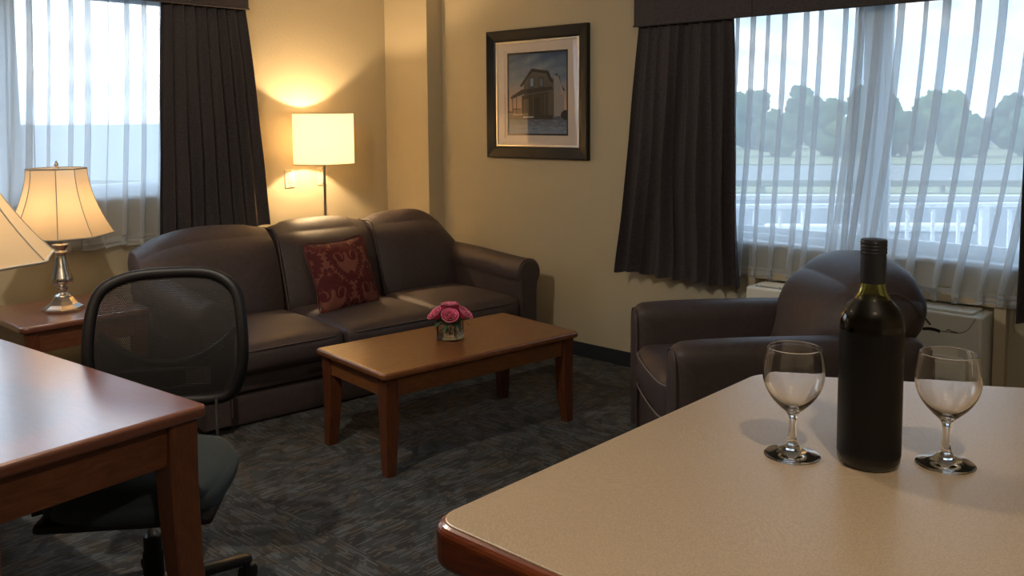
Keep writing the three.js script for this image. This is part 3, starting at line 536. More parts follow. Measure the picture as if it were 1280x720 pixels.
// wall plates
for (const [z, y, label] of [[0.973, 1.102, 'ivory blank wall plate beside the window drape'], [0.715, 1.105, 'ivory wall plate behind the floor lamp pole']]) {
  const t = thing('wall_plate', label, 'wall plate', [WX, y, z], Math.PI / 2);
  mesh('plate', box(0.078, 0.122, 0.008, 0, 0, 0.004, 0.003), M.ivory, t); mesh('insert', box(0.034, 0.067, 0.006, 0, 0, 0.008, 0.003), M.ivory, t);
  for (const s of [-1, 1]) mesh('screw', new THREE.CylinderGeometry(0.0035, 0.0035, 0.003, 10).rotateX(Math.PI / 2).translate(0, s * 0.049, 0.009), M.nickel, t);
}

// ---------------------------------------------------------------- framed picture
{
  const x0 = -4.221, x1 = -3.368, y0 = 1.232, y1 = 2.064, W = x1 - x0, H = y1 - y0, cx = (x0 + x1) / 2, cy = (y0 + y1) / 2;
  const t = thing('framed_picture', 'black framed picture of an old house in a white mat', 'picture', [cx, cy, 0.002]);
  const rail = (len, vertical, s) => {                    // mitred moulding, sloping down to the inside
    const wd = 0.075, q = new THREE.Shape([[0, 0], [0.03, 0], [0.032, 0.008], [0.022, wd - 0.012], [0.014, wd], [0, wd]].map((v) => new THREE.Vector2(...v)));
    const g = new THREE.ExtrudeGeometry(q, { depth: len, bevelEnabled: false }), p = g.attributes.position;
    for (let i = 0; i < p.count; i++) { const d = p.getX(i), k = p.getY(i), l = p.getZ(i); const ll = l < len / 2 ? l + k : l - k; p.setXYZ(i, ll - len / 2, -k, d); }
    g.deleteAttribute('normal'); g.computeVertexNormals(); return g;
  };
  const flip = (g) => { const q = g.attributes.position.array; return g; };
  for (const [len, ang, dx, dy] of [[W, 0, 0, H / 2], [W, Math.PI, 0, -H / 2], [H, Math.PI / 2, -W / 2, 0], [H, -Math.PI / 2, W / 2, 0]]) mesh('frame_rail', rail(len).rotateZ(ang).translate(dx, dy, 0), M.blackFrame, t);
  std('silver', { color: lin(0.72, 0.68, 0.6), metalness: 0.9, roughness: 0.3 }); std('mat', { color: lin(0.62, 0.56, 0.53), roughness: 0.9 });
  const iw = W - 0.15, ih = H - 0.15;
  for (const s of [-1, 1]) { mesh('fillet', box(iw + 0.004, 0.014, 0.016, 0, s * (ih / 2 - 0.006), 0.01, 0.004), M.silver, t); mesh('fillet', box(0.014, ih + 0.004, 0.016, s * (iw / 2 - 0.006), 0, 0.01, 0.004), M.silver, t); }
  const frameShape = (w, h, w2, h2, z, d) => { const q = new THREE.Shape([[-w / 2, -h / 2], [w / 2, -h / 2], [w / 2, h / 2], [-w / 2, h / 2]].map((v) => new THREE.Vector2(...v))); q.holes.push(new THREE.Path([[-w2 / 2, -h2 / 2], [-w2 / 2, h2 / 2], [w2 / 2, h2 / 2], [w2 / 2, -h2 / 2]].map((v) => new THREE.Vector2(...v)))); return new THREE.ExtrudeGeometry(q, { depth: d, bevelEnabled: false }).translate(0, 0, z); };
  mesh('outer_mat', frameShape(iw, ih, 0.555, 0.572, 0.006, 0.0035), M.mat, t); mesh('inner_mat', frameShape(iw, ih, 0.515, 0.535, 0.004, 0.002), M.mat, t);
  mesh('print_border', frameShape(0.54, 0.55, 0.49, 0.51, 0.003, 0.001), M.dark, t);
  // the print: a grey two storey farmhouse with a porch against a blue evening sky
  const cv = document.createElement('canvas'); cv.width = 480; cv.height = 500; const c = cv.getContext('2d');
  const gs = c.createLinearGradient(0, 0, 0, 330); gs.addColorStop(0, '#2f4d72'); gs.addColorStop(0.45, '#56708c'); gs.addColorStop(0.8, '#a08f8a'); gs.addColorStop(1, '#b79a85'); c.fillStyle = gs; c.fillRect(0, 0, 480, 500);
  for (let k = 0; k < 130; k++) { const x = rnd() * 480, y = rnd() * 240, r = 12 + rnd() * 46; c.fillStyle = `rgba(${150 + rnd() * 50 | 0},${155 + rnd() * 30 | 0},${165 + rnd() * 20 | 0},0.06)`; c.beginPath(); c.ellipse(x, y, r * 1.6, r * 0.5, -0.35, 0, 7); c.fill(); }
  const gg = c.createLinearGradient(0, 390, 0, 500); gg.addColorStop(0, '#3d4b5e'); gg.addColorStop(1, '#6e86a6'); c.fillStyle = gg; c.fillRect(0, 385, 480, 115);
  for (let k = 0; k < 400; k++) { c.fillStyle = rnd() > 0.5 ? 'rgba(190,200,220,0.13)' : 'rgba(30,30,40,0.16)'; c.fillRect(rnd() * 480, 395 + rnd() * 105, 8 + rnd() * 40, 2 + rnd() * 4); }
  const poly = (col, ...p) => { c.fillStyle = col; c.beginPath(); p.forEach(([x, y], i) => (i ? c.lineTo(x, y) : c.moveTo(x, y))); c.closePath(); c.fill(); };
  poly('#4a4a4b', [345, 150], [395, 170], [395, 395], [345, 400]); poly('#84868a', [378, 135], [430, 165], [430, 260], [458, 262], [462, 390], [378, 395]); poly('#2b2c30', [380, 140], [420, 145], [452, 235], [470, 240], [440, 200], [404, 128]);
  poly('#4c4e50', [128, 175], [205, 110], [330, 130], [355, 175], [355, 395], [128, 395]);
  for (let y = 140; y < 395; y += 7) { c.fillStyle = 'rgba(20,20,22,0.22)'; c.fillRect(130, y, 224, 2); }
  poly('#1c1d20', [92, 200], [195, 92], [335, 112], [375, 185], [352, 182], [318, 128], [204, 112], [112, 204]);
  poly('#28303c', [178, 150], [215, 145], [215, 210], [178, 212]); poly('#6b8bb0', [184, 156], [209, 152], [209, 203], [184, 205]); poly('#28303c', [255, 150], [295, 152], [295, 212], [255, 212]); poly('#515f72', [262, 157], [289, 158], [289, 205], [262, 206]);
  poly('#25262a', [14, 268], [110, 222], [360, 208], [372, 228], [118, 252], [20, 282]);
  poly('#33312e', [112, 262], [330, 240], [330, 395], [112, 395]); poly('#5f564a', [120, 285], [170, 280], [170, 380], [120, 382]); poly('#26241f', [215, 275], [262, 272], [262, 392], [215, 392]);
  for (const x of [28, 62, 110, 205, 300, 358]) { c.fillStyle = '#4d4942'; c.fillRect(x, 255, 7, 142); }
  c.fillStyle = '#2a2a2a'; c.fillRect(20, 385, 350, 26); c.fillStyle = '#a9b2bf'; c.fillRect(120, 392, 90, 9); for (let x = 36; x < 104; x += 9) { c.fillStyle = '#37332d'; c.fillRect(x, 345, 3, 42); } c.fillRect(30, 342, 76, 4);
  for (const [x, r] of [[10, 26], [455, 22], [470, 30]]) { c.fillStyle = '#23252a'; c.beginPath(); c.arc(x, 385, r, 0, 7); c.fill(); }
  const px = new THREE.CanvasTexture(cv); px.colorSpace = THREE.SRGBColorSpace; std('print', { map: px, roughness: 0.6 });
  mesh('print', new THREE.BoxGeometry(0.49, 0.51, 0.001).translate(0, 0, 0.0027), M.print, t).geometry.clearGroups();
  mesh('backing_board', box(W - 0.06, H - 0.06, 0.002, 0, 0, 0.0012, 0), M.dark, t);
  std('pictureGlass', { color: 0xffffff, roughness: 0, transmission: 1, thickness: 0, ior: 1.5 });
  mesh('glass_pane', new THREE.PlaneGeometry(iw + 0.004, ih + 0.004).translate(0, 0, 0.0115), M.pictureGlass, t);
}

// ---------------------------------------------------------------- end table and the two table lamps
{
  const t = thing('end_table', 'square reddish wood end table holding the lit lamp by the window', 'table', [-4.565, 0, 2.66], 0);
  woodTable(t, 0.62, 0.6, 0.58, { th: 0.03, inset: 0.05, apron: 0.1, leg: 0.03, flare: 0.006, corner: 0.035, topMat: M.deskTop, wood: M.deskWood, legMat: M.woodLeg });
}
function tableLamp(label, pos, turn, k, power, flare) {
  const t = thing('table_lamp', label, 'lamp', pos, turn, undefined);
  const oct = (r, y, cut = 0.42, s = 1) => { const a = r, b = r * cut; return [[a, -b], [a, b], [b, a], [-b, a], [-a, b], [-a, -b], [-b, -a], [b, -a]].map(([x, z]) => [x * k, y * k, z * k]); };
  const skin = (rings, flat = true) => { const P = []; for (let j = 0; j < rings.length - 1; j++) for (let i = 0; i < 8; i++) { const n = (i + 1) % 8, A = rings[j][i], B = rings[j][n], C = rings[j + 1][n], D = rings[j + 1][i]; P.push(...A, ...C, ...B, ...A, ...D, ...C); } const g = new THREE.BufferGeometry(); g.setAttribute('position', new THREE.Float32BufferAttribute(P, 3)); g.computeVertexNormals(); return boxUV(g); };
  mesh('base', skin([oct(0.0001, 0), oct(0.086, 0), oct(0.088, 0.004), oct(0.088, 0.014), oct(0.082, 0.02), oct(0.076, 0.024), oct(0.062, 0.034), oct(0.05, 0.05), oct(0.04, 0.066), oct(0.0001, 0.067)]), M.nickel, t);
  const prof = [[0.036, 0.062], [0.04, 0.07], [0.034, 0.079], [0.02, 0.084], [0.017, 0.093], [0.022, 0.1], [0.025, 0.107], [0.02, 0.114], [0.024, 0.12], [0.046, 0.134], [0.051, 0.148], [0.047, 0.166], [0.035, 0.206], [0.026, 0.246], [0.022, 0.27], [0.024, 0.276], [0.031, 0.281], [0.03, 0.288], [0.022, 0.293], [0.024, 0.302], [0.036, 0.318], [0.037, 0.325], [0.0001, 0.33]].map(([r, y]) => [r * k, y * k]);
  mesh('column', lathe(prof, 12), M.nickel, t).geometry.computeVertexNormals();
  mesh('socket', new THREE.CylinderGeometry(0.014 * k, 0.014 * k, 0.07 * k, 16).translate(0, 0.36 * k, 0), M.nickel, t);
  // bell shade of four wide and four narrow panels
  const y0 = 0.37, y1 = 0.69, rings = []; for (let j = 0; j <= 10; j++) { const s = j / 10; rings.push(oct(0.118 + flare * Math.pow(1 - s, 1.7), lerp(y0, y1, s), 0.5)); }
  const sh = new THREE.Group(); sh.name = 'shade'; t.add(sh);
  for (let i = 0; i < 8; i++) {
    const n = (i + 1) % 8, P = []; for (let j = 0; j < 10; j++) P.push(...rings[j][i], ...rings[j + 1][n], ...rings[j][n], ...rings[j][i], ...rings[j + 1][i], ...rings[j + 1][n]);
    const g = new THREE.BufferGeometry(); g.setAttribute('position', new THREE.Float32BufferAttribute(P, 3)); g.computeVertexNormals(); mesh('panel', smoothed(g), M.shade, sh);
    mesh('seam_cord', tube(rings.map((r) => r[i]), 0.0022 * k, 20, 5), M.shadeTrim, sh);
  }
  for (const r of [rings[0], rings[10]]) mesh('rim_binding', tube(r.flatMap((p, i) => { const q = r[(i + 1) % 8]; return [0, 0.25, 0.5, 0.75].map((s) => p.map((v, c) => lerp(v, q[c], s))); }), 0.0035 * k, 96, 6, true), M.shadeTrim, sh);
  mesh('harp', tube([[0.014, 0.39, 0], [0.055, 0.47, 0], [0.055, 0.6, 0], [0, 0.7, 0], [-0.055, 0.6, 0], [-0.055, 0.47, 0], [-0.014, 0.39, 0]].map((p) => p.map((v) => v * k)), 0.002 * k, 40, 5), M.nickel, t);
  for (let q = 0; q < 2; q++) mesh('spider_arm', new THREE.CylinderGeometry(0.0016 * k, 0.0016 * k, 0.24 * k, 6).rotateX(Math.PI / 2).rotateY(q * Math.PI / 2).translate(0, 0.688 * k, 0), M.nickel, t);
  mesh('finial', lathe([[0, 0.69], [0.009, 0.692], [0.006, 0.7], [0.011, 0.706], [0.008, 0.716], [0.002, 0.728], [0, 0.73]].map(([r, y]) => [r * k, y * k]), 14), M.nickel, t);
  bulb(t, 0, 0.47 * k, 0, power, 0.03 * k);
  return t;
}
tableLamp('brushed nickel table lamp with a lit bell shade on the end table', [-4.52, 0.58, 2.68], 0.72, 1, 0.125, 0.098);
tableLamp('table lamp with a beige bell shade standing on the desk', [-2.575, 0.75, 3.745], 0.35, 1.08, 0.1, 0.15);

// ---------------------------------------------------------------- desk and office chair
{
  const th = 5.5 * Math.PI / 180, L = 1.36, D = 0.62, ex = [Math.cos(th), -Math.sin(th)], ez = [Math.sin(th), Math.cos(th)];
  const A = [-2.163, 3.19], c = [A[0] - ex[0] * L / 2 + ez[0] * D / 2, A[1] - ex[1] * L / 2 + ez[1] * D / 2];
  const t = thing('desk', 'reddish wood writing desk with a glossy top and tapered legs', 'desk', [c[0], 0, c[1]], th);
  woodTable(t, L, D, 0.75, { th: 0.034, inset: 0.06, apron: 0.115, leg: 0.04, flare: 0.03, corner: 0.022, topMat: M.deskTop, wood: M.deskWood, legMat: M.deskWood });
}
{
  const t = thing('office_chair', 'black mesh back office chair with a dark padded seat at the desk', 'chair', [-2.575, 0, 3.17], 50 * Math.PI / 180);
  const curve = (x, y, o = 0) => -0.262 - 0.06 * (y - 0.58) + 0.55 * x * x + 0.05 * Math.pow((y - 0.72) / 0.28, 2) * -1 + o;
  const BX = 0.0, out = [[-0.15, 0.985], [0, 0.998], [0.15, 0.99], [0.222, 0.945], [0.25, 0.82], [0.243, 0.68], [0.2, 0.603], [0, 0.582], [-0.2, 0.603], [-0.243, 0.68], [-0.25, 0.82], [-0.222, 0.945]];
  const ring = (s, dz) => out.map(([x, y]) => [x * 0.96 * s + BX, (y - 0.79) * s + 0.785, curve(x * s, y, dz)]);
  const crv = new THREE.CatmullRomCurve3(ring(1, 0).map((p) => new THREE.Vector3(...p)), true, 'centripetal');
  const fr = new THREE.TubeGeometry(crv, 120, 0.019, 10, true), fp = fr.attributes.position;
  mesh('back_frame', fr, M.blackPlastic, t);
  // mesh cloth stretched in the frame
  const loop = crv.getPoints(72).slice(0, 72), P = [], I = [], uv = []; const rings = 6;
  for (let j = 0; j <= rings; j++) for (const p of loop) { const s = j / rings, x = BX + (p.x - BX) * s, y = 0.785 + (p.y - 0.785) * s; P.push(x, y, curve(x - BX, y, 0.004)); uv.push(x / 0.011, y / 0.011); }
  for (let j = 0; j < rings; j++) for (let i = 0; i < 72; i++) { const a = j * 72 + i, b = j * 72 + (i + 1) % 72; I.push(a, a + 72, b, b, a + 72, b + 72); }
  const mg = new THREE.BufferGeometry(); mg.setAttribute('position', new THREE.Float32BufferAttribute(P, 3)); mg.setAttribute('uv', new THREE.Float32BufferAttribute(uv, 2)); mg.setIndex(I); mg.computeVertexNormals();
  const holes = tex(64, 64, (u, v) => { const h = (a, b) => Math.hypot((u - a) * 1.0, (v - b) * 1.35) < 0.145 ? 0 : 1; return grey(Math.min(h(0.25, 0.25), h(0.75, 0.25), h(0.0, 0.75), h(1, 0.75), h(0.5, 0.75))); });
  std('meshCloth', { color: lin(0.012, 0.012, 0.013), roughness: 0.7, alphaMap: holes, transparent: true, opacity: 0.95, side: THREE.DoubleSide });
  mesh('back_mesh', mg, M.meshCloth, t);
  // lumbar bow and the solid lower panel behind the cloth
  const bowY = (q) => 0.7 + 0.11 * Math.pow(Math.abs(q), 2.2), bow = []; for (let k = 0; k <= 16; k++) { const q = k / 16 * 2 - 1, x = q * 0.215; bow.push([x + BX, bowY(q), curve(x, bowY(q), -0.014)]); }
  mesh('lumbar_bow', tube(bow, 0.013, 48, 8), M.blackPlastic, t);
  const lp = new THREE.Shape(); for (let k = 0; k <= 20; k++) { const q = 1 - k / 10, x = q * 0.212; k ? lp.lineTo(x, bowY(q)) : lp.moveTo(x, bowY(q)); } for (const [x, y] of [[-0.21, 0.68], [-0.17, 0.605], [0, 0.59], [0.17, 0.605], [0.21, 0.68]]) lp.lineTo(x, y);
  lp.holes.push(new THREE.Path([[0.05, 0.63], [0.05, 0.675], [0.13, 0.685], [0.13, 0.63]].map((v) => new THREE.Vector2(...v))));
  const lg = new THREE.ExtrudeGeometry(lp, { depth: 0.006, bevelEnabled: false }), lq = lg.attributes.position; for (let i = 0; i < lq.count; i++) { const x = lq.getX(i), y = lq.getY(i); lq.setXYZ(i, x + BX, y, lq.getZ(i) + curve(x, y, -0.02)); } lg.computeVertexNormals();
  mesh('lower_panel', lg, M.blackPlastic, t);
  mesh('back_bracket', tube([[0.0, 0.66, -0.29], [0, 0.56, -0.3], [0, 0.44, -0.27], [0, 0.4, -0.12], [0, 0.4, 0]], 0.02, 40, 8), M.blackPlastic, t);
  mesh('support_rod', new THREE.CylinderGeometry(0.005, 0.005, 0.15, 8).translate(0.16, 0.53, -0.2), M.nickel, t);
  mesh('seat', puff(0.5, 0.085, 0.46, 0.042, [0.01, 0.012, 0.012], (v, e) => { const q = 0.5 + 0.5 * e[2]; v.x *= 1 - 0.17 * Math.pow(Math.abs(e[2]), 3); v.z *= 1 - 0.15 * Math.pow(Math.abs(e[0]), 3); v.y -= 0.028 * Math.pow(Math.max(0, e[2]), 3) + 0.012 * Math.pow(Math.abs(e[0]), 4); v.z += 0.045; v.y += 0.46; }, [18, 8, 18]), M.seatFabric, t);
  mesh('seat_pan', puff(0.47, 0.03, 0.43, 0.014, [0, 0, 0], (v) => v.set(v.x, v.y + 0.405, v.z + 0.06), [10, 4, 10]), M.blackPlastic, t);
  mesh('tilt_lever', tube([[-0.1, 0.392, 0.08], [-0.24, 0.388, 0.09], [-0.3, 0.376, 0.095]], 0.007, 16, 8), M.blackPlastic, t);
  mesh('mechanism', box(0.16, 0.045, 0.2, 0, 0.37, 0.02, 0.01), M.blackPlastic, t);
  mesh('gas_lift', new THREE.CylinderGeometry(0.014, 0.014, 0.2, 18).translate(0, 0.27, 0), M.chrome, t);
  mesh('column_sleeve', lathe([[0, 0.1], [0.03, 0.1], [0.03, 0.2], [0.026, 0.204], [0.026, 0.245], [0.021, 0.25], [0, 0.25]], 24), M.blackPlastic, t);
  mesh('hub', lathe([[0, 0.06], [0.05, 0.06], [0.052, 0.075], [0.045, 0.115], [0.034, 0.122], [0, 0.122]], 24), M.blackSatin, t);
  for (let k = 0; k < 5; k++) {
    const a = k * 1.2566 + 0.895, leg = mesh('base_arm', puff(0.055, 0.042, 0.29, 0.016, [0, 0, 0], (v, e) => { const q = 0.5 + 0.5 * e[2]; v.x *= 1 - 0.35 * q; v.y = v.y * (1 - 0.25 * q) + 0.098 - 0.022 * q; v.z += 0.165; }, [6, 6, 12]), M.blackSatin, t); leg.rotation.y = a;
    const cs = new THREE.Group(); cs.name = 'caster'; cs.position.set(Math.sin(a) * 0.29, 0, Math.cos(a) * 0.29); cs.rotation.y = a + 0.7; t.add(cs);
    for (const s of [-1, 1]) mesh('wheel', new THREE.CylinderGeometry(0.026, 0.026, 0.018, 20).rotateZ(Math.PI / 2).translate(s * 0.013, 0.026, 0.012), M.blackPlastic, cs);
    mesh('fork', box(0.014, 0.035, 0.03, 0, 0.05, 0.004, 0.005), M.blackPlastic, cs);
  }
}

// ---------------------------------------------------------------- armchair
{
  const t = thing('armchair', 'dark brown upholstered armchair with flat arms in front of the wall unit', 'armchair', [-1.8, 0, 0.93], -43.8 * Math.PI / 180);
  const ZC = -0.065;
  mesh('base', puff(0.6, 0.24, 0.94, 0.02, [0, 0, 0.006], (v) => v.set(v.x, v.y + 0.165, v.z + ZC), [14, 8, 14]), M.sofa, t);
  const seat = mesh('seat_cushion', puff(0.575, 0.2, 0.62, 0.05, [0.002, 0.02, 0.02], (v) => v.set(v.x, v.y + 0.375, v.z + 0.115), [18, 8, 18]), M.sofa, t);
  std('pipingLight', { color: lin(0.2, 0.16, 0.155), roughness: 0.5 });
  for (const y of [0.442, 0.306]) { const pts = []; for (let k = 0; k <= 20; k++) { const q = k / 20 * 2 - 1; pts.push([q * 0.282, y, 0.428 + 0.014 * (1 - q * q) - 0.04 * Math.pow(Math.abs(q), 12)]); } mesh('piping', tube(pts, 0.0035, 40, 6), M.pipingLight, seat); }
  for (const s of [-1, 1]) {
    const a = mesh('arm', puff(0.15, 0.6, 0.98, 0.055, [0.004, 0.004, 0.006], (v, e) => { v.set(v.x + s * 0.363, v.y + 0.348 - (e[1] > 0 ? 0.012 * Math.pow(Math.max(0, e[2]), 4) * e[1] : 0), v.z + ZC); }, [10, 16, 20]), M.sofa, t);
    const pts = [[-0.062, 0.06], [-0.064, 0.3], [-0.062, 0.56], [-0.045, 0.605], [0, 0.618], [0.045, 0.605], [0.062, 0.56], [0.064, 0.3], [0.062, 0.06]].map(([x, y]) => [x + s * 0.363, y, ZC + 0.483]);
    mesh('piping', tube(pts, 0.004, 60, 6), M.piping, a);
  }
  // thick raked back, rolled over at the top and standing over the arms
  const back = mesh('back_cushion', puff(0.76, 0.62, 0.41, 0.16, [0.012, 0.05, 0.03], (v, e) => { const yy = (v.y + 0.31) / 0.62; v.set(v.x * (0.78 + 0.22 * smooth(yy, 0.5, 0.68)), 0.3 + yy * (0.57 - 0.05 * Math.pow(Math.abs(e[0]), 3)), v.z * (1 - 0.1 * yy) - 0.315 - 0.16 * Math.pow(Math.max(yy, 0), 1.1)); }, [24, 24, 18]), M.sofa, t);
  for (const s of [-1, 1]) { const pts = []; for (let k = 0; k <= 18; k++) { const q = k / 18; pts.push([s * (0.365 - 0.012 * Math.sin(q * Math.PI)), 0.69 + 0.12 * Math.sin(q * Math.PI), -0.3 - 0.29 * q]); } mesh('piping', tube(pts, 0.004, 40, 6), M.piping, back); }
  mesh('back_panel', puff(0.7, 0.6, 0.12, 0.05, [0, 0.02, 0], (v) => v.set(v.x, v.y + 0.37, v.z - 0.49), [14, 10, 6]), M.sofa, t);
  for (const [x, z] of [[-0.37, 0.36], [0.37, 0.36], [-0.37, -0.48], [0.37, -0.48]]) mesh('foot', new THREE.CylinderGeometry(0.025, 0.02, 0.055, 12).translate(x, 0.0275, z), M.dark, t);
}

// ---------------------------------------------------------------- wall heating and cooling unit in its surround
{
  const t = thing('wall_air_unit', 'off white wall air conditioner with a control flap under the window', 'air conditioner', [-1.66, 0, 0.004]);
  const W = 1.12, y1 = 0.632, D = 0.174;
  mesh('body', box(W, y1 - 0.09, D, 0, (y1 + 0.09) / 2 - 0.01, D / 2, 0.012), M.acWhite, t);
  mesh('plinth', box(W - 0.08, 0.085, D - 0.05, 0, 0.0425, (D - 0.05) / 2, 0.004), M.acGrey, t);
  mesh('grille_well', box(0.68, 0.004, D - 0.05, -0.18, y1 - 0.009, D / 2, 0), M.acGrey, t);
  for (let k = 0; k < 4; k++) mesh('grille_slat', box(0.68, 0.01, 0.008, -0.18, y1 - 0.003, 0.045 + k * 0.027, 0.002), M.acWhite, t);
  for (let k = 0; k < 7; k++) mesh('grille_bar', box(0.006, 0.01, D - 0.05, -0.5 + k * 0.107, y1 - 0.004, D / 2, 0.002), M.acWhite, t);
  mesh('control_flap', box(0.3, 0.012, D - 0.03, 0.37, y1 - 0.004, D / 2, 0.004), M.acWhite, t);
  mesh('flap_gap', tube([[0.535, 0.612, D + 0.001], [0.522, 0.588, D + 0.001], [0.505, 0.56, D + 0.001], [0.474, 0.541, D + 0.001], [0.42, 0.538, D + 0.001], [0.36, 0.538, D + 0.001]], 0.0013, 40, 6), M.dark, t);
  mesh('finger_notch', puff(0.075, 0.014, 0.006, 0.003, [0, 0, 0], (v, e) => v.set(v.x + 0.355, v.y + 0.541 - 0.006 * e[0] * e[0], v.z + D + 0.001), [8, 4, 2]), M.dark, t);
  mesh('logo_mark', tube([[0.418, 0.543, D + 0.002], [0.43, 0.55, D + 0.002], [0.438, 0.544, D + 0.002], [0.462, 0.543, D + 0.002]], 0.0018, 20, 5), M.dark, t);
  mesh('front_panel', box(W - 0.06, 0.3, 0.02, -0.01, 0.27, D + 0.002, 0.01), M.acWhite, t);
  for (let k = 0; k < 9; k++) mesh('intake_slat', box(W - 0.2, 0.006, 0.006, -0.01, 0.15 + k * 0.018, D + 0.015, 0.002), M.acGrey, t);
  const s = thing('wall_unit_surround', 'tan boxed trim surround framing the wall air conditioner', 'surround', [-1.66, 0, 0.002]);
  mesh('stile', box(0.05, 0.645, 0.05, 0.598, 0.3225, 0.025, 0.004), M.trimTan, s); mesh('stile', box(0.05, 0.645, 0.05, -0.598, 0.3225, 0.025, 0.004), M.trimTan, s); mesh('head', box(1.246, 0.036, 0.05, 0, 0.664, 0.025, 0.004), M.trimTan, s);
}

// ---------------------------------------------------------------- bar counter with bottle and glasses
const CY = 1.06;
{
  const t = thing('bar_counter', 'speckled tan laminate bar counter with a rounded wood edge', 'counter', [0, 0, 0]);
  const out = [[-0.722, 3.706], [-0.722, 2.945], [0.18, 2.43], [0.9, 2.43], [0.9, 3.706]], R = [0.03, 0.05, 0.05, 0.05, 0.03];
  const inset = out.map((p, i) => { const c = [0.05, 3.1]; return p; });
  mesh('laminate_top', boxUV(polyPrism(roundedOutline(shrink(out, 0.009), R), CY - 0.01, CY, 0.0015, 2)), M.laminate, t);
  mesh('wood_edge', boxUV(polyPrism(roundedOutline(out, R.map((r) => r + 0.008), 8), CY - 0.052, CY - 0.0015, 0.012, 5), 1, 1, 0), M.edgeWood, t);
  mesh('support_panel', boxUV(polyPrism([[-0.45, 3.5], [-0.45, 3.02], [0.2, 2.66], [0.7, 2.66], [0.7, 3.5]], 0.09, CY - 0.052)), M.deskWood, t);
  mesh('toe_kick', boxUV(polyPrism([[-0.4, 3.45], [-0.4, 3.07], [0.2, 2.71], [0.65, 2.71], [0.65, 3.45]], 0, 0.09)), M.dark, t);
}
function shrink(pts, d) {                                 // moves every side of a convex outline inwards
  const n = pts.length, cx = pts.reduce((s, p) => s + p[0], 0) / n, cz = pts.reduce((s, p) => s + p[1], 0) / n, lines = pts.map((p, i) => { const q = pts[(i + 1) % n], dx = q[0] - p[0], dz = q[1] - p[1], l = Math.hypot(dx, dz); let nx = -dz / l, nz = dx / l; if (nx * (cx - p[0]) + nz * (cz - p[1]) < 0) { nx = -nx; nz = -nz; } return [nx, nz, nx * p[0] + nz * p[1] + d]; });
  return pts.map((_, i) => { const [a, b, c] = lines[(i + n - 1) % n], [e, f, g] = lines[i], k = a * f - b * e; return [(c * f - b * g) / k, (a * g - c * e) / k]; });
}
{
  const t = thing('wine_bottle', 'dark green wine bottle with a black screw cap between two glasses', 'bottle', [-0.42, CY, 3.222]);
  const outer = [[0, 0.006], [0.02, 0.004], [0.03, 0.0], [0.0355, 0.002], [0.0378, 0.008], [0.038, 0.02], [0.038, 0.178], [0.0372, 0.187], [0.0345, 0.195], [0.0295, 0.202], [0.023, 0.209], [0.0175, 0.217], [0.0152, 0.226], [0.0146, 0.236], [0.0146, 0.28]];
  const inner = [[0.0122, 0.28], [0.0122, 0.236], [0.0128, 0.226], [0.015, 0.217], [0.0205, 0.208], [0.027, 0.2], [0.032, 0.193], [0.0348, 0.185], [0.0355, 0.177], [0.0355, 0.012], [0.033, 0.008], [0, 0.014]];
  mesh('glass_body', lathe([...outer, ...inner], 72), M.bottleGlass, t);
  mesh('wine', lathe([[0, 0.0135], [0.0333, 0.0075], [0.0358, 0.012], [0.0358, 0.177], [0.0351, 0.1853], [0.0323, 0.1933], [0.0273, 0.2003], [0.0208, 0.2083], [0.0172, 0.2125], [0, 0.2125]], 64), M.wine, t);
  const cap = mesh('screw_cap', lathe([[0.0137, 0.231], [0.0152, 0.231], [0.0152, 0.264], [0.0149, 0.2655], [0.0149, 0.267], [0.0155, 0.268], [0.0155, 0.284], [0.015, 0.2855], [0.0, 0.286]], 48), M.capBlack, t);
  for (let k = 0; k < 4; k++) mesh('thread_ring', new THREE.TorusGeometry(0.0153, 0.0008, 8, 48).rotateX(Math.PI / 2).translate(0, 0.2695 + k * 0.0042, 0), M.capBlack, cap);
  // wrapped paper label, black, with faint pale print along its two ends
  const cv = document.createElement('canvas'); cv.width = 1024; cv.height = 512; const c = cv.getContext('2d'); c.fillStyle = '#070708'; c.fillRect(0, 0, 1024, 512);
  c.strokeStyle = '#8d8f92'; c.lineWidth = 3; const squiggle = (x, y, s) => { c.beginPath(); for (let k = 0; k < 9; k++) { const a = k * 0.9; c.lineTo(x + Math.cos(a) * s * (0.4 + 0.5 * rnd()), y + Math.sin(a) * s * (0.5 + 0.5 * rnd())); } c.stroke(); };
  for (const [x, y] of [[64, 210], [70, 300], [62, 420], [952, 120], [958, 250], [950, 420]]) squiggle(x, y, 15);
  const lt = new THREE.CanvasTexture(cv); lt.colorSpace = THREE.SRGBColorSpace; std('label', { map: lt, roughness: 0.4, specularIntensity: 0.5, side: THREE.DoubleSide });
  mesh('label', new THREE.CylinderGeometry(0.0383, 0.0383, 0.158, 64, 1, true, 0.36 - 1.5, 3.0).translate(0, 0.094, 0), M.label, t);
}
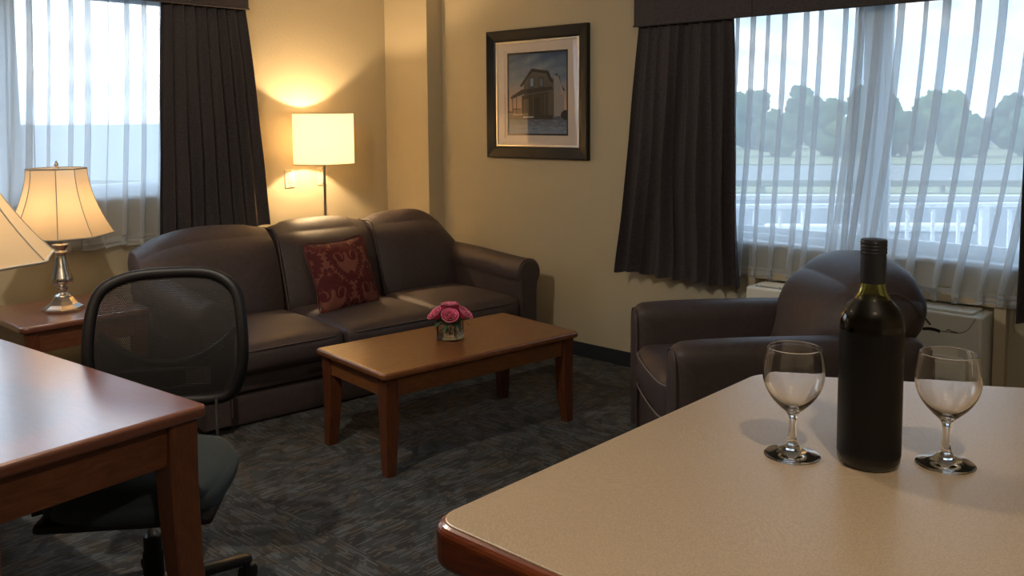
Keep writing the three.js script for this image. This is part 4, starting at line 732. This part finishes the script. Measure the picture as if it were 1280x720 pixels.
function wineGlass(label, pos) {
  const t = thing('wine_glass', label, 'wine glass', pos, 0);
  const o = [[0, 0.0], [0.0325, 0.0], [0.034, 0.0012], [0.0325, 0.003], [0.02, 0.0062], [0.0105, 0.0115], [0.0062, 0.019], [0.0047, 0.03], [0.0045, 0.04], [0.0052, 0.05], [0.0085, 0.057], [0.0165, 0.0645], [0.026, 0.0745], [0.0335, 0.0865], [0.0378, 0.0995], [0.0385, 0.111], [0.0372, 0.123], [0.0348, 0.1365], [0.0338, 0.142]];
  const i = [[0.033, 0.1428], [0.0324, 0.142], [0.0334, 0.1365], [0.0357, 0.123], [0.0369, 0.111], [0.0361, 0.0997], [0.0317, 0.0873], [0.024, 0.0762], [0.014, 0.0672], [0.006, 0.062], [0, 0.0608]];
  const pts = new THREE.SplineCurve([...o, ...i].map((p) => new THREE.Vector2(...p))).getPoints(150).map((p) => [Math.max(0, p.x), Math.max(0, p.y)]);
  mesh('glass_body', lathe(pts, 72), M.glass, t);
  return t;
}
wineGlass('empty wine glass on the counter standing before the armchair', [-0.503, CY + 0.0003, 3.262]);
wineGlass('empty wine glass on the counter standing before the wall air conditioner', [-0.346, CY + 0.0003, 3.163]);

// ---------------------------------------------------------------- ceiling lights over the kitchen end
std('dome', { color: lin(0.9, 0.86, 0.78), emissive: lin(1, 0.78, 0.52), emissiveIntensity: 2.5, roughness: 0.6 });
function ceilingLight(label, x, z, power, size = 0.34) {
  const t = thing('ceiling_light', label, 'ceiling light', [x, CH, z]);
  mesh('canopy', new THREE.CylinderGeometry(size * 0.55, size * 0.55, 0.02, 40).translate(0, -0.01, 0), M.nickel, t);
  mesh('light_dome', lathe([[0, -0.09], [size * 0.2, -0.085], [size * 0.38, -0.065], [size * 0.48, -0.035], [size * 0.5, -0.02], [0, -0.02]], 40), M.dome, t);
  const l = new THREE.PointLight(lin(1, 0.87, 0.7), power); l.position.set(0, -0.055, 0); l.castShadow = true; l.shadow.radius = 1.4; l.name = 'dome_light'; t.add(l);
}
ceilingLight('round flush ceiling light over the bar counter', 0.1, 3.9, 2.3);
ceilingLight('round flush ceiling light over the desk end of the room', -2.5, 3.5, 4.8);

renderer.render(scene, camera);
